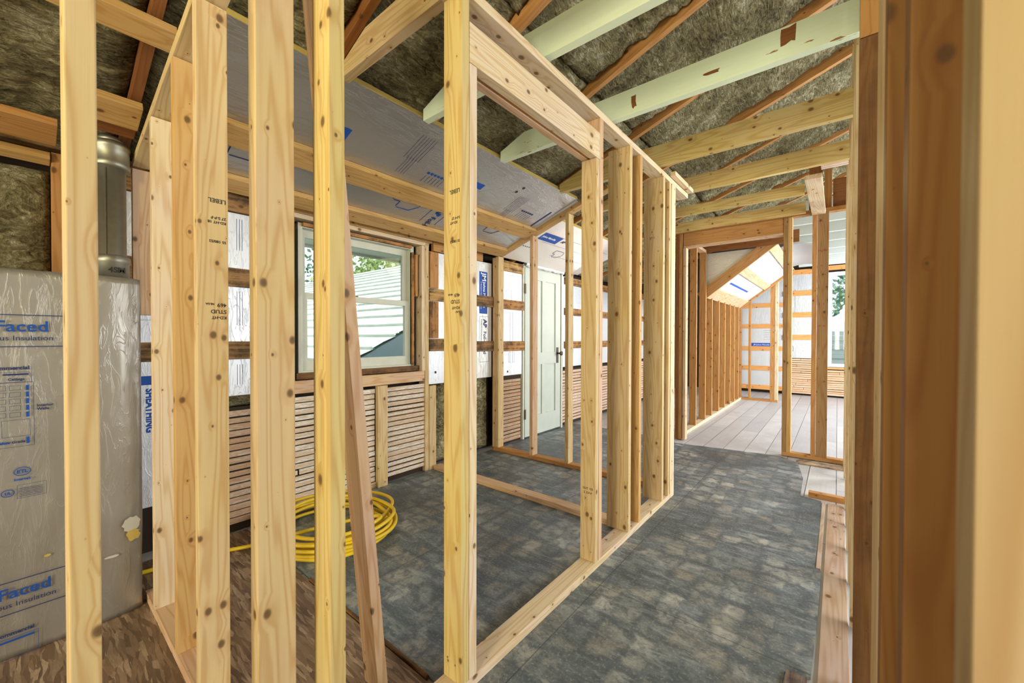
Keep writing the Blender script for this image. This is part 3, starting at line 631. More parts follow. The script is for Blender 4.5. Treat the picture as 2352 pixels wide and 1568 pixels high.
# painted panel door in the window wall
dr = empty('door_1', (-2.97, 4.31, 0), None, None); dr['kind'] = 'structure'
def dbox(name, bs, m='doorp'): o = boxes(name, bs, m); adopt(dr, o); return o
a, b_, zt, zb = 3.90, 4.70, 2.10, .02
dbox('door_panel', [(-3.0, -2.965, a, a + .12, zb, zt), (-3.0, -2.965, b_ - .12, b_, zb, zt), (-3.0, -2.965, a + .12, b_ - .12, zt - .13, zt), (-3.0, -2.965, a + .12, b_ - .12, .90, 1.05), (-3.0, -2.965, a + .12, b_ - .12, zb, .26),
      (-3.0, -2.965, 4.265, 4.335, 1.05, zt - .13), (-3.0, -2.965, 4.265, 4.335, .26, .90), (-2.998, -2.980, a + .12, b_ - .12, .26, zt - .13)])
dbox('hinge', [(-2.966, -2.958, a - .012, a + .012, 1.78, 1.90)], 'brass'); dbox('hinge', [(-2.966, -2.958, a - .012, a + .012, .24, .36)], 'brass')
dbox('door_plate', [(-2.965, -2.958, 4.60, 4.645, .90, 1.11)], 'brass')
kb = cyl('door_knob', (-2.958, 4.622, 1.03), (-2.92, 4.622, 1.03), .011, .011, 'brass', 16); adopt(dr, kb)
bm = bmesh.new(); bmesh.ops.create_uvsphere(bm, u_segments=20, v_segments=12, radius=.03)
me = bpy.data.meshes.new('door_knob'); bm.to_mesh(me); bm.free(); k2 = link('door_knob', me, 'brass'); k2.location = (-2.90, 4.622, 1.03); k2.scale = (.7, 1, 1); adopt(dr, k2)
dbox('door_jamb', [(-3.02, -2.955, 4.712, 4.745, 0, 2.14), (-3.02, -2.972, 3.868, 3.893, 0, 2.14), (-3.02, -2.975, 3.868, 4.745, 2.105, 2.14)], 'sash')
# crumpled foil hanging over the door head
vs, fs = [], []; nu, nv = 60, 8
for j in range(nv + 1):
    for i in range(nu + 1):
        y = 3.88 + .86 * i / nu; t = j / nv; r = .028 + .012 * noise.noise(Vector((y * 14, t * 4, 1)))
        an = t * math.pi * 1.5; vs.append((-2.945 - r * math.cos(an) * .7, y, 2.15 - .012 + r * math.sin(an)))
for j in range(nv):
    for i in range(nu): q = j * (nu + 1) + i; fs.append((q, q + 1, q + nu + 2, q + nu + 1))
tag(mesh_from('foil_flap', vs, fs, 'foil', FO['w'], True), 'crumpled silver foil flap hanging over the door head', 'foil flap')

# ================================================================== SLOPED FOIL CEILING AND PURLINS
def slope_board(name, xa_, xb_, ya, yb, off, th, m, tone, label, cat):
    """board lying under the rafters: off = distance of its upper face below rafter underside"""
    c = Vector(((xa_ + xb_) / 2, (ya + yb) / 2, zr((xa_ + xb_) / 2))) + ND * (off + th / 2)
    w = (xb_ - xa_) * math.sqrt(1 + SL * SL)
    g = (0, 1, 0)
    o = beam(name, c, g, -UD, yb - ya, w, th, m, tone); tag(o, label, cat); return o
cf1 = slope_board('foil_insulation_board', -2.93, -1.885, .50, 3.26, .0, .03, 'foil2', FO['s'], 'large silver foil ceiling board sloping above the left window', 'insulation board')
cf2 = slope_board('foil_insulation_board', -2.93, -2.17, 3.41, 5.08, .0, .03, 'foil', (.86, .80, .74), 'pinkish white foil ceiling board above the painted door', 'insulation board')
for cfb, x_, ya, yb in ((cf1, -1.885, .50, 3.26), (cf2, -2.17, 3.41, 5.08)):
    c = Vector((x_, (ya + yb) / 2, zr(x_))) + ND * .015 + UD * .002
    e = beam('foam_edge', c, (0, 1, 0), UD, yb - ya, .004, .031, 'foam', None, None, 0); adopt(cfb, e)
slope_board('purlin', -2.52, -2.375, .47, 3.298, .031, .038, 'wood', 'honey', 'upper purlin strapped under the silver foil ceiling', 'purlin')
slope_board('purlin', -2.885, -2.765, .47, 3.298, .031, .038, 'wood', 'honey', 'lower purlin strapped under the silver foil ceiling, just over the window', 'purlin')
slope_board('purlin', -2.13, -2.035, -.9, .40, .031, .038, 'wood', 'honey', 'highest orange purlin at upper left, behind the nearest stud', 'purlin')
slope_board('purlin', -2.61, -2.47, .15, .362, .031, .038, 'wood', 'honey', 'orange purlin above the metal flue pipe', 'purlin')
slope_board('purlin', -2.70, -2.63, .15, .362, .005, .038, 'wood', 'rust', 'rust coloured strip right beneath the purlin above the flue pipe', 'purlin')
slope_board('purlin', -2.855, -2.72, -.9, .115, .031, .038, 'wood', 'org', 'thick orange purlin at the left edge, third from the top', 'purlin')
slope_board('purlin', -3.01, -2.955, -.9, .10, .031, .038, 'wood', 'honey', 'lowest thin purlin at left edge above the mineral wool', 'purlin')
# prints on the ceiling foil: local u = +Y, v = up slope
def cprint(par, y, x, off=.0316): return Vector((x, y, zr(x))) + ND * off
UY = Vector((0, 1, 0))
def cm(name, par, y, x, rects, m): return marks(name, par, cprint(par, y, x), -UD, UY, rects, m) if False else marks(name, par, cprint(par, y, x), -UY, UD, rects, m)
def ctext(t, par, y, x, size, m, dx, dy, bold=0): return text(t, par, cprint(par, y, x, .0325), dx, dy, size, m, 'lettering', bold)
cm('blue_banner', cf1, 1.20, -2.265, [(0, .13, 0, .115)], 'blue'); cm('blue_banner', cf1, 2.29, -2.20, [(0, .35, 0, .06)], 'blue')
cm('blue_banner', cf1, 3.20, -2.37, [(0, .02, 0, .26)], 'navy')
for yy, xx in ((1.50, -2.19), (2.62, -2.30)):
    cm('printed_table', cf1, yy + .18, xx, [(i * .022, i * .022 + .0015, 0, .22) for i in range(6)] + [(.02 + i * .02, .0215 + i * .02, -.14, .02) for i in range(4)], 'navy')
for yy in (1.81, 2.88):
    for i in range(6):
        c = cprint(cf1, yy + i * .03, -2.235); o = cyl('round_mark', c, c + ND * .0006, .011, .011, 'blue' if yy < 2 else 'navy', 14, cf1)
        cm('printed_line', cf1, yy + i * .03 + .001, -2.325, [(0, .002, 0, .07)], 'navy')
def house(par, y, x, s, m='navy'):
    pts = [(0, 0), (0, .5), (.28, .5), (.28, .2), (.42, 1.0), (1.0, 1.0), (1.15, .5), (.9, .0)]
    seg = [((0, .55), (.0, 1.0)), ((0, 1.0), (.9, 1.0)), ((.95, .95), (1.1, .55)), ((1.1, .5), (.85, .1)), ((.85, .1), (.35, .1)), ((.3, .15), (.3, .5)), ((.3, .5), (.05, .5))]
    for (a_, b2) in seg:
        p = cprint(par, y + a_[0] * s, x) + UD * (a_[1] * s * .8); q = cprint(par, y + b2[0] * s, x) + UD * (b2[1] * s * .8)
        o = beam('printed_outline', (p + q) / 2, q - p, ND.cross(q - p), (q - p).length, .006, .0008, m, None, None, 0); adopt(par, o)
house(cf1, 1.75, -2.66, .22, 'blue'); house(cf1, .66, -2.64, .22); house(cf1, 2.70, -2.64, .22)
ctext('AP', cf1, 2.17, -2.53, .075, 'blue', UD * -1, UY, .003); ctext('Foil-F', cf1, 2.17, -2.635, .07, 'navy', UD * -1, UY, .001)
cm('printed_line', cf1, 2.27, -2.72, [(0, .003, 0, .26), (.16, .163, 0, .26)], 'navy')
ctext('JM', cf1, 1.29, -2.60, .04, 'blue', UD * -1, UY, .003); cm('blue_banner', cf1, 1.37, -2.645, [(0, .08, 0, .03)], 'blue')
ctext('AccousticControl', cf1, .72, -2.02, .03, 'blue', UD * -1, UY)
cm('blue_banner', cf2, 3.82, -2.50, [(0, .34, 0, .13)], 'blue'); ctext('Johns Manville', cf2, 3.50, -2.45, .042, 'white', UY, -UD * -1, .001)
text('AP', cf2, cprint(cf2, 3.86, -2.45, .0325), UY, -UD * -1, .06, 'navy', 'lettering', .002)
cm('printed_line', cf2, 4.9, -2.52, [(0, 1.3, 0, .002), (0, 1.3, .15, .152), (0, .9, -.18, -.178)], 'navy'); house(cf2, 4.0, -2.72, .18)
for i in range(6): c = cprint(cf2, 3.45 + i * .035, -2.66); cyl('round_mark', c, c + ND * .0006, .009, .009, 'navy', 12, cf2)
# flap of foil at the end of the ceiling board, along the partition plate
o = slope_board('foil_flap', -2.80, -1.90, 3.262, 3.298, .02, .012, 'foil', FO['w'], 'crinkled foil flap between silver ceiling board and sloping plate', 'foil flap')
for (x_, y_) in ((-2.02, 2.62), (-2.08, 2.60), (-2.02, 1.93)):
    c = cprint(cf1, y_, x_); cyl('torn_hole', c, c + ND * .0008, .014, .012, 'ink', 9, cf1)

# ================================================================== RAFTERS, BATTS, JOISTS
RY = [-.36, .325, .945, 1.565, 2.275, 2.995, 3.70, 4.37, 5.06, 5.75, 6.45, 7.15]
rl = ['rafter at the upper left corner behind the nearest stud', 'dark rust rafter crossing behind the metal flue and left partition plate', 'dark rafter above the near end of the middle wall',
      'brown rafter between mint joist and dark wool near top centre', 'long rust rafter crossing between the two mint painted joists', 'rust rafter between the wide mint joist and first yellow joist',
      'rust rafter seen above the first yellow joist', 'rafter half hidden behind the yellow joists', 'rafter directly over the far stud partition', 'first rafter beyond the far stud partition', 'second rafter beyond the far stud partition', 'third rafter beyond the far stud partition']
for i, (y, lab) in enumerate(zip(RY, rl)):
    a_ = Vector((-3.05, y + .019, zr(-3.05))); b2 = Vector((.60, y + .019, zr(.60))); c = (a_ + b2) / 2 - ND * .045
    o = beam('rafter', c, UD, (0, 1, 0), (b2 - a_).length, .038, .09, 'wood', 'rust' if i < 3 else 'org'); tag(o, 'lab' and lab, 'rafter')
bl = ['mineral wool batt at the upper left corner of the roof slope', 'mineral wool batt filling the bay right of the flue rafter', 'mineral wool batt above the near part of the silver foil ceiling', 'dark mineral wool batt between first rafters over the middle wall',
      'mineral wool batt over the mint joist gap at top centre', 'mineral wool batt in the bay behind the wide mint joist', 'mineral wool batt in the bay above the first yellow joist', 'mineral wool batt over the yellow joists near the far partition',
      'mineral wool batt in the first bay beyond the far partition', 'mineral wool batt in the second bay beyond the far partition', 'mineral wool batt in the third bay beyond the far partition']
for i in range(11):
    ya, yb = RY[i] + .040, RY[i + 1] - .002
    x0 = -3.05
    org = Vector((x0, ya, zr(x0))) - ND * .036
    o = wool('insulation_batt', bl[i], org, UD, (0, 1, 0), ND, 1.94, yb - ya, .07, .020, .02, i + 1)
    x1 = x0 + 1.94 / math.sqrt(1 + SL * SL) + .006
    org = Vector((x1, ya, zr(x1))) - ND * .028
    o = wool('insulation_batt', bl[i].replace('mineral wool batt', 'upper mineral wool batt'), org, UD, (0, 1, 0), ND, 1.95, yb - ya, .075, .036, .02, i + 21)
# left exterior wall wool with its stud
wool('insulation_batt', 'olive mineral wool panel in the wall at far left above the foil board', (-3.01, -.75, .3), (0, 1, 0), (0, 0, 1), (1, 0, 0), .85, 1.76, .08, .016, .022, 51)
B('wall_stud', 'orange stud between the far left mineral wool and the metal flue', 'stud', (-3.05, -2.96, .104, .142, 0, 2.14), 'wood', 'org')

def joist(label, y, h, x0, x1, m, tone, z=2.49, t=.042, tone2=None):
    if x0 > -1.8: return B('ceiling_joist', label, 'ceiling joist', (x0, x1, y, y + t, z, z + h), m, tone)
    top = z + h; xt = -1.93 + (top - 2.53) / SL; poly = [(x0, z), (x1, z), (x1, top), (xt, top), (x0, zr(x0))]
    if zr(x0) >= top: poly = [(x0, z), (x1, z), (x1, top), (x0, top)]
    n = len(poly); vs = [(x, yy, q) for yy in (y, y + t) for (x, q) in poly]
    o = mesh_from('ceiling_joist', vs, [tuple(range(n)), tuple(range(2 * n - 1, n - 1, -1))] + [(i, n + i, n + (i + 1) % n, (i + 1) % n) for i in range(n)], m, tone)
    return tag(o, label, 'ceiling joist')
joist('fresh pale ceiling joist between the wide corner studs and opening, top centre', .985, .14, -1.87, .9, 'wood', 'new')
joist('nearest mint painted ceiling joist with chipped brown spots', 1.475, .145, -1.86, 1.4, 'paint', 'mint')
joist('second mint painted ceiling joist with white underside crossing the hall', 2.155, .14, -1.86, 1.4, 'paint', 'mint')
for (x_, za, w_, h_) in ((-.21, 2.55, .055, .075), (-.53, 2.545, .07, .016), (-.90, 2.52, .026, .07)):
    b2_ = [o for o in bpy.data.objects if o.name == 'ceiling_joist.002'][0]
    vs_ = [(x_ + w_ * t_ + random.uniform(-.004, .004), 2.1545, za + h_ * q_ + random.uniform(-.004, .004)) for (t_, q_) in ((0, 0), (.3, -.05), (.7, .08), (1, 0), (1, .5), (1.05, 1), (.5, .93), (0, 1), (-.05, .5))]
    adopt(b2_, mesh_from('bare_wood_patch', vs_, [tuple(range(9))], 'wood', 'rust'))
joist('first yellow 2x6 ceiling joist across the hall', 2.93, .15, -1.86, 1.4, 'wood', 'yel')
joist('second yellow ceiling joist across the hall with dark knots', 3.62, .13, -1.86, 1.4, 'wood', 'yel')
joist('small yellow 2x4 joist stamped with ink before the far partition', 4.25, .09, -1.86, -.235, 'wood', 'yel', z=2.48)
joist('olive yellow 2x6 joist directly above the far doorway header', 4.97, .11, -1.86, -.26, 'wood', (.66, .50, .20), z=2.50)
B('backing_beam', 'short pale board bridging from the second yellow joist to the far partition plate', 'wood block', (-.215, -.105, 3.92, 5.10, 2.49, 2.525), 'wood', 'pale')
B('rafter_post', 'rust coloured post rising behind the yellow joists near the right wall', 'post', (-.245, -.135, 5.21, 5.25, 2.56, 3.05), 'wood', 'rust')
B('rafter_post', 'narrow brown post beside the rust post above the far partition', 'post', (-.12, -.06, 5.21, 5.25, 2.56, 3.05), 'wood', 'org')
tag(boxes('lathing', [(-.12, .5, 4.05 + i * .045, 4.085 + i * .045, 2.66, 2.668) for i in range(5)], 'lath', (.75, .66, .62)), 'stub of whitish ceiling laths above the short pale board', 'lathing')
B('blocking', 'dark rust planking over the far partition behind the posts', 'blocking', (-.05, .6, 5.22, 5.26, 2.56, 2.86), 'wood', 'rust')

# ================================================================== FAR STUD PARTITION, face Y=5.11
yb0, yb1 = 5.11, 5.20
B('bottom_plate', 'orange bottom plate of the far stud partition on the boards', 'framing plate', (-.456, .60, yb0, yb1, 0, .038), tone='org')
B('top_plate', 'orange top plate over the far doorway and partition', 'framing plate', (-1.56, .60, yb0, yb1, 2.512, 2.552), tone='org')
B('opening_header', 'knotty brown header board over the far doorway', 'header beam', (-1.468, -.458, yb0 + .005, yb0 + .05, 2.36, 2.510), tone='org')
B('opening_header', 'pinkish lower lintel strip beneath the brown far doorway header', 'header beam', (-1.468, -.458, yb0, yb1, 2.335, 2.358), tone='pink')
stud('J1', 'outer brown jamb stud at left of the far doorway', (-1.556, -1.518, yb0, yb1, 0, 2.51), 'rust')
stud('J2', 'middle brown jamb stud at left of the far doorway', (-1.516, -1.478, yb0, yb1, 0, 2.51), 'org')
stud('J3', 'light edged inner jamb stud at left of the far doorway', (-1.470, -1.436, yb0, yb1, 0, 2.333), 'pink')
stud('K1', 'left stud of the olive pair at the right side of the far doorway', (-.456, -.418, yb0, yb1, .038, 2.51), 'old')
stud('K2', 'right stud of the olive pair at the right side of the far doorway', (-.416, -.378, yb0, yb1, .038, 2.51), 'honey')
stud('K3', 'thin stud at left of the wide board with red ink marks', (-.210, -.172, yb0, yb1, .038, 2.51), 'org')
k4 = stud('K4', 'wide flat board with faint red ink marks in the far partition', (-.168, -.078, yb0, yb0 + .04, .038, 2.51), 'old')
text('H-180', k4, (-.16, yb0 - .0006, 2.12), (1, 0, 0), (0, 0, 1), .028, 'red', 'ink_stamp', .0002); text('3   3', k4, (-.155, yb0 - .0006, 1.58), (1, 0, 0), (0, 0, 1), .026, 'red', 'ink_stamp', .0002); text('15  15', k4, (-.16, yb0 - .0006, 1.36), (1, 0, 0), (0, 0, 1), .024, 'red', 'ink_stamp', .0002)

# ================================================================== FAR ROOM
B('bottom_plate', 'white-lit bottom plate under the knee wall studs of the far room', 'framing plate', (-1.61, -1.52, 5.24, 9.28, -.012, .03), tone='pale')
ky = [5.91, 6.41, 6.81, 7.28, 7.73, 8.17, 8.56, 8.96]
kl = ['first full-height stud on the left side beyond the far doorway', 'second full-height stud beyond the far doorway, behind the first', 'knee wall stud directly under the low end of the sloping beam',
      'second short knee wall stud of the far room', 'third short knee wall stud of the far room', 'fourth short knee wall stud of the far room', 'fifth short knee wall stud of the far room', 'last short knee wall stud in the far room corner']
for i, (y, lab) in enumerate(zip(ky, kl)):
    B('knee_wall_stud', lab, 'stud', (-1.61, -1.52, y, y + .038, .03, 2.5 if i < 2 else 1.86), tone='org' if i % 2 else (.50, .27, .10))
B('top_plate', 'short top plate joining the two full-height studs beyond the doorway', 'framing plate', (-1.61, -1.52, 5.22, 6.46, 2.502, 2.54), tone='pink')
KS = .77; kd = Vector((1, 0, KS)).normalized(); kn = Vector((KS, 0, -1)).normalized()
def kz(x): return 1.86 + KS * (x + 1.56)
def kboard(name, xa_, xb_, ya, yb, off, th, m, tone, label, cat, along='y'):
    c = Vector(((xa_ + xb_) / 2, (ya + yb) / 2, kz((xa_ + xb_) / 2))) + kn * (off + th / 2); w = (xb_ - xa_) * math.sqrt(1 + KS * KS)
    o = beam(name, c, (0, 1, 0), -kd, yb - ya, w, th, m, tone) if along == 'y' else beam(name, c, kd, (0, 1, 0), w, yb - ya, th, m, tone)
    tag(o, label, cat); return o
kboard('sloping_beam', -1.60, -.66, 6.47, 6.508, -.10, .14, 'wood', (.48, .27, .11), 'brown sloping beam rising to the right across the far room ceiling', 'beam', 'x')
kf = kboard('foil_insulation_board', -1.56, -.70, 6.53, 9.2, -.03, .03, 'foil', FO['w'], 'white foil board on the sloping ceiling beyond the brown beam', 'insulation board')
kboard('ceiling_strap', -1.56, -1.40, 6.53, 9.2, .001, .02, 'wood', 'pink', 'pinkish strap at the foot of the sloping foil in the far room', 'wood strap')
kboard('ceiling_strap', -1.13, -1.03, 6.53, 9.2, .001, .02, 'wood', 'pink', 'pinkish strap across the middle of the sloping foil in the far room', 'wood strap')
kboard('ceiling_strap', -.76, -.66, 6.53, 9.2, .001, .02, 'wood', 'pink', 'pinkish strap along the top of the sloping foil in the far room', 'wood strap')
kboard('sloping_beam', -1.60, -.66, 9.21, 9.25, -.06, .10, 'wood', 'org', 'second sloping beam at the far end of the white foil slope', 'beam', 'x')
c = Vector((-1.28, 7.6, kz(-1.28))) + kn * .0006; o = beam('blue_banner', c, (0, 1, 0), -kd, 1.5, .03, .001, 'blue', None, None, 0); adopt(kf, o)
ft = mesh_from('foil_insulation_board', [(-1.54, 6.52, 1.92), (-.78, 6.52, 2.50), (-1.54, 6.52, 2.50), (-1.54, 6.545, 1.92), (-.78, 6.545, 2.50), (-1.54, 6.545, 2.50)], [(0, 1, 2), (3, 5, 4), (0, 3, 4, 1), (1, 4, 5, 2), (2, 5, 3, 0)], 'foil', (.62, .60, .50))
tag(ft, 'triangular olive-silver foil board filling the space above the brown sloping beam', 'insulation board')
B('header_board', 'rust board along the top of the triangular foil in the far room', 'header board', (-1.55, -.40, 6.42, 6.46, 2.505, 2.665), tone='rust')
# curved foil sheet beyond
vs, fs = [], []; nu = 14
for i in range(nu + 1):
    t = i / nu; x = -.66 + .50 * t; z = kz(-.66) + .10 * math.sin(t * math.pi * .5) - .18 * t * t
    for y in (7.0, 9.0): vs += [(x, y, z), (x, y, z + .012)]
for i in range(nu):
    q = i * 4
    fs += [(q, q + 4, q + 6, q + 2), (q + 1, q + 3, q + 7, q + 5), (q, q + 1, q + 5, q + 4), (q + 2, q + 6, q + 7, q + 3)]
fs += [(0, 2, 3, 1), (nu * 4, nu * 4 + 1, nu * 4 + 3, nu * 4 + 2)]
tag(mesh_from('foil_insulation_board', vs, fs, 'foil', FO['w'], True), 'curved white foil sheet sagging beside the far room ceiling joists', 'insulation board')
# painted far joists
jy = [5.63, 6.17, 6.80, 7.40, 8.05, 8.60, 9.27, 9.85]
jl = ['first', 'second', 'third', 'fourth', 'fifth', 'sixth', 'seventh', 'last']
for i, y in enumerate(jy):
    B('ceiling_joist', jl[i] + ' pale painted ceiling joist of the far room, counted from the partition', 'ceiling joist', (-.62 if y > 6.9 else -.95, 2.9, y, y + .045, 2.66, 2.80), 'paint', 'slat')
# closet end partition
B('bottom_plate', 'orange bottom plate of the small partition at the end of the knee wall', 'framing plate', (-1.52, -.90, 9.29, 9.38, -.012, .03), tone='org')
B('wall_stud', 'thin bright-edged stud in the small partition ending the knee wall', 'stud', (-1.40, -1.362, 9.29, 9.38, .03, 2.0), tone='org')
B('wall_stud', 'wide brown end post of the small partition in the far room', 'stud', (-1.03, -.96, 9.29, 9.38, .03, 2.33), tone=(.48, .26, .10))
B('wall_stud', 'pale outer stud doubled on the end post in the far room', 'stud', (-.955, -.90, 9.29, 9.38, .03, 2.45), tone='pale')
B('wall_stud', 'corner stud where knee wall meets the small partition', 'stud', (-1.61, -1.53, 9.29, 9.38, .03, 1.84), tone=(.48, .26, .10))
# gable wall cladding, face Y=10.75
g1 = foil('foil board with blue banner on the gable wall behind the small partition', (-1.85, -.96, 10.76, 10.78, .10, 2.62)); g2 = foil('foil board with blue label on the gable wall between closet and far window', (-.95, -.19, 10.76, 10.78, .80, 2.70))
for z, lab in ((1.93, 'topmost'), (1.46, 'second'), (.95, 'third'), (.50, 'fourth'), (.06, 'lowest')):
    strap(lab + ' orange strap on the gable foil seen through the small partition', (-1.85, -.96, 10.735, 10.758, z, z + .10), (.74, .38, .14), 'wood')
for z, lab in ((2.62, 'topmost'), (2.16, 'second'), (1.69, 'third'), (1.20, 'lowest')):
    strap(lab + ' orange strap on gable foil between the olive stud pair and far window', (-.95, -.19, 10.735, 10.758, z, z + .11), (.74, .38, .14), 'wood')
marks('blue_banner', g1, (-1.58, 10.7596, 1.05), X_, Z_, [(0, .52, 0, .075)], 'blue'); text('JM Johns Manville', g1, (-1.52, 10.7586, 1.07), X_, Z_, .045, 'white')
marks('blue_banner', g2, (-.44, 10.7596, 1.95), X_, Z_, [(0, .15, 0, .62)], 'blue')
text('JM', g2, (-.40, 10.7586, 2.42), (0, 0, -1), X_, .10, 'white', 'lettering', .003); text('Johns', g2, (-.40, 10.7586, 2.28), (0, 0, -1), X_, .06, 'white', 'lettering', .001)
text('AP', g2, (-.42, 10.7586, 1.66), (0, 0, -1), X_, .08, 'navy', 'lettering', .002)
marks('printed_diagram', g2, (-.9, 10.7596, .9), X_, Z_, frame(.02, .14, .05, .16, .006) + [(.1 + i * .06, .104 + i * .06, .9, 1.4) for i in range(2)], 'navy'); marks('round_mark', g1, (-1.12, 10.7596, 1.20), X_, Z_, [(0, .02, i * .05, i * .05 + .02) for i in range(5)] + [(-.2, -.02, i * .05 + .008, i * .05 + .012) for i in range(5)], 'navy')
laths('pale orange laths below the foil on the gable wall', -.95, -.19, .03, .79, (.82, .60, .42), x=10.775, axis='x', seed=8, pitch=.045)
laths('pale orange laths below the far window', -.185, .70, .03, .58, (.80, .55, .38), x=10.775, axis='x', seed=9, pitch=.045)
# window 2
w2 = empty('window_2', (.22, 10.8, .66), None, None); w2['kind'] = 'structure'
def w2box(n, bs, m='soffit'): o = boxes(n, bs, m); adopt(w2, o)
w2box('window_frame', [(-.17, -.10, 10.76, 10.88, .64, 2.62), (.54, .61, 10.76, 10.88, .64, 2.62), (-.10, .54, 10.76, 10.88, 2.55, 2.62), (-.10, .54, 10.76, 10.88, .64, .70)])
w2box('sash_rail', [(-.10, .54, 10.80, 10.84, 1.64, 1.69)])
w2box('pane', [(-.10, .54, 10.815, 10.82, .70, 1.64), (-.10, .54, 10.835, 10.84, 1.69, 2.55)], 'glass')
B('trimmer_stud', 'orange trimmer lining the left side of the far window', 'stud', (-.19, -.172, 10.74, 10.85, .62, 2.66), tone=(.70, .32, .12))
B('header_board', 'orange board over the far window', 'header board', (-.188, .7, 10.735, 10.758, 2.665, 2.76), tone=(.74, .38, .14))
B('sill_board', 'orange sill strip under the far window', 'sill board', (-.188, .7, 10.735, 10.76, .585, .625), tone=(.66, .34, .14))

# ================================================================== RIGHT WALL OF THE HALL, face X=.05
rw = [('R0', 'blurred light stud filling the right edge of the view', (.05, .14, .280, .318), (.36, .27, .15), 'wood', 0, 2.95),  # wood tone lowered to stand in for shade on this near stud
      ('R1', 'knotty stud second from the right edge of the view, shade painted into its brown tone', (.05, .14, .530, .568), (.22, .105, .03), 'wood', 0, 2.95),  # pale timber in shadow: the shade is painted into the object colour
      ('R2', 'stud just left of the second stud at right, shade painted into its brown tone', (.05, .14, .765, .803), (.24, .12, .035), 'wood', 0, 2.95),  # browned like its neighbour, shade carried by the colour
      ('R3', 'light edged stud of the packed cluster at the right wall', (.05, .14, .806, .844), 'pale', 'wood', 0, 2.95),
      ('R4', 'flat light stud finishing the packed cluster at the right wall', (.05, .088, .847, .950), 'new', 'wood', 0, 2.95)]
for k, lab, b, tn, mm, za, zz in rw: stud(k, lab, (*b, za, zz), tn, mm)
stud('R5', 'rough-sawn brown stud facing the camera at the near right of the hall', (.05, .14, 1.84, 1.878, 0, 2.28), (.25, .135, .06), 'rough')
stud('R5b', 'reddish knotty block standing on top of the rough-sawn brown stud', (.05, .14, 1.84, 1.878, 2.283, 2.95), 'org')
for i, y in enumerate((2.26, 2.66, 3.06, 3.46, 3.80, 4.60, 5.02)):
    lab = ['first light edged stud beyond the rough brown stud at right', 'second light edged stud beyond the rough brown stud at right', 'third light edged stud beyond the rough brown stud at right', 'fourth light edged stud beyond the rough brown stud at right',
           'fifth stud beyond the rough brown stud, by the orange offcut', 'sixth stud beyond the rough brown stud at right', 'last stud of the right wall against the far partition'][i]
    stud('RR%d' % i, lab, (.05, .14, y, y + .038, 0, 2.95), 'new' if i % 2 else 'pale')

# ================================================================== FLUE
fl = empty('flue_pipe', (-2.75, .285, 0), 'dull galvanised metal flue pipe rising behind the leaning foil board', 'flue pipe')
c = (-2.75, .285)
adopt(fl, lathe('pipe', c, [(.056, 0), (.056, 2.10)], 'steel'), lathe('collar', c, [(.066, 2.06), (.072, 2.065), (.072, 2.085), (.069, 2.09), (.069, 2.15), (.073, 2.155), (.073, 2.175), (.05, 2.19)], 'steel'),
      lathe('pipe_cap', c, [(.048, 2.185), (.046, 2.205), (.038, 2.212)], 'steel'), lathe('collar', c, [(.066, 1.50), (.066, 1.60), (.070, 1.605), (.070, 1.632), (.058, 1.64)], 'steel'))
cs = cyl('seam', (-2.695, .262, .05), (-2.695, .262, 2.05), .003, .003, 'steel', 8, fl)
text('4SM', fl, (-2.6838, .268, 1.555), (0, 1, 0), (0, 0, 1), .035, 'ink', 'lettering', .001)

# ================================================================== BIG LEANING FOIL BOARD
vs, fs = [], []; nu, nv = 90, 60; y0, y1 = -.95, .352
def fx(y, z):
    d = .006 * noise.noise(Vector((y * 4, z * 2.5, 0))) + .004 * noise.noise(Vector((y * 16, z * 5, 3)))
    e = max(0, (y - .27) / .085); return -2.475 - .018 * e * e + d + e * .008 * noise.noise(Vector((y * 40, z * 30, 9)))
for j in range(nv + 1):
    for i in range(nu + 1):
        y = y0 + (y1 - y0) * i / nu; z = .002 + 1.505 * j / nv
        yy = y + (.006 * noise.noise(Vector((z * 9, 1, 1))) if i == nu else 0)
        zz = z + (.008 * noise.noise(Vector((y * 20, 5, 1))) if j == nv else 0)
        vs.append((fx(y, z), yy, zz))
k = len(vs); W_ = nu + 1
for j in range(nv):
    for i in range(nu): q = j * W_ + i; fs.append((q, q + 1, q + W_ + 1, q + W_))
for (y, z) in ((y0, .002), (y1, .002), (y1, 1.505), (y0, 1.505)): vs.append((-2.535, y, z))
fs += [(k + 3, k + 2, k + 1, k), tuple([k, k + 1] + [i for i in range(nu, -1, -1)]), tuple([k + 2, k + 3] + [nv * W_ + i for i in range(nu + 1)]),
       tuple([k + 1, k + 2] + [j * W_ + nu for j in range(nv, -1, -1)]), tuple([k + 3, k] + [j * W_ for j in range(nv + 1)])]
big = mesh_from('foil_insulation_board', vs, fs, 'foil3', (.42, .40, .36), True)
tag(big, 'big foil-faced insulation board with blue Faced lettering standing at far left', 'insulation board')
bxx = -2.4655
for (z, s1) in ((1.215, 0), (.185, 0)):
    text('Foil-Faced', big, (bxx, .076, z + .053), Y_, Z_, .059, 'blue', 'lettering', .001, 'RIGHT')
    text('Polyisocyanurate Continuous Insulation', big, (bxx, .088, z + .018), Y_, Z_, .027, 'navy', 'lettering', 0, 'RIGHT')
    marks('printed_line', big, (bxx, -.9, z), Y_, Z_, [(0, 1.013, -.008, -.005), (0, 1.013, .115, .118)], 'navy')
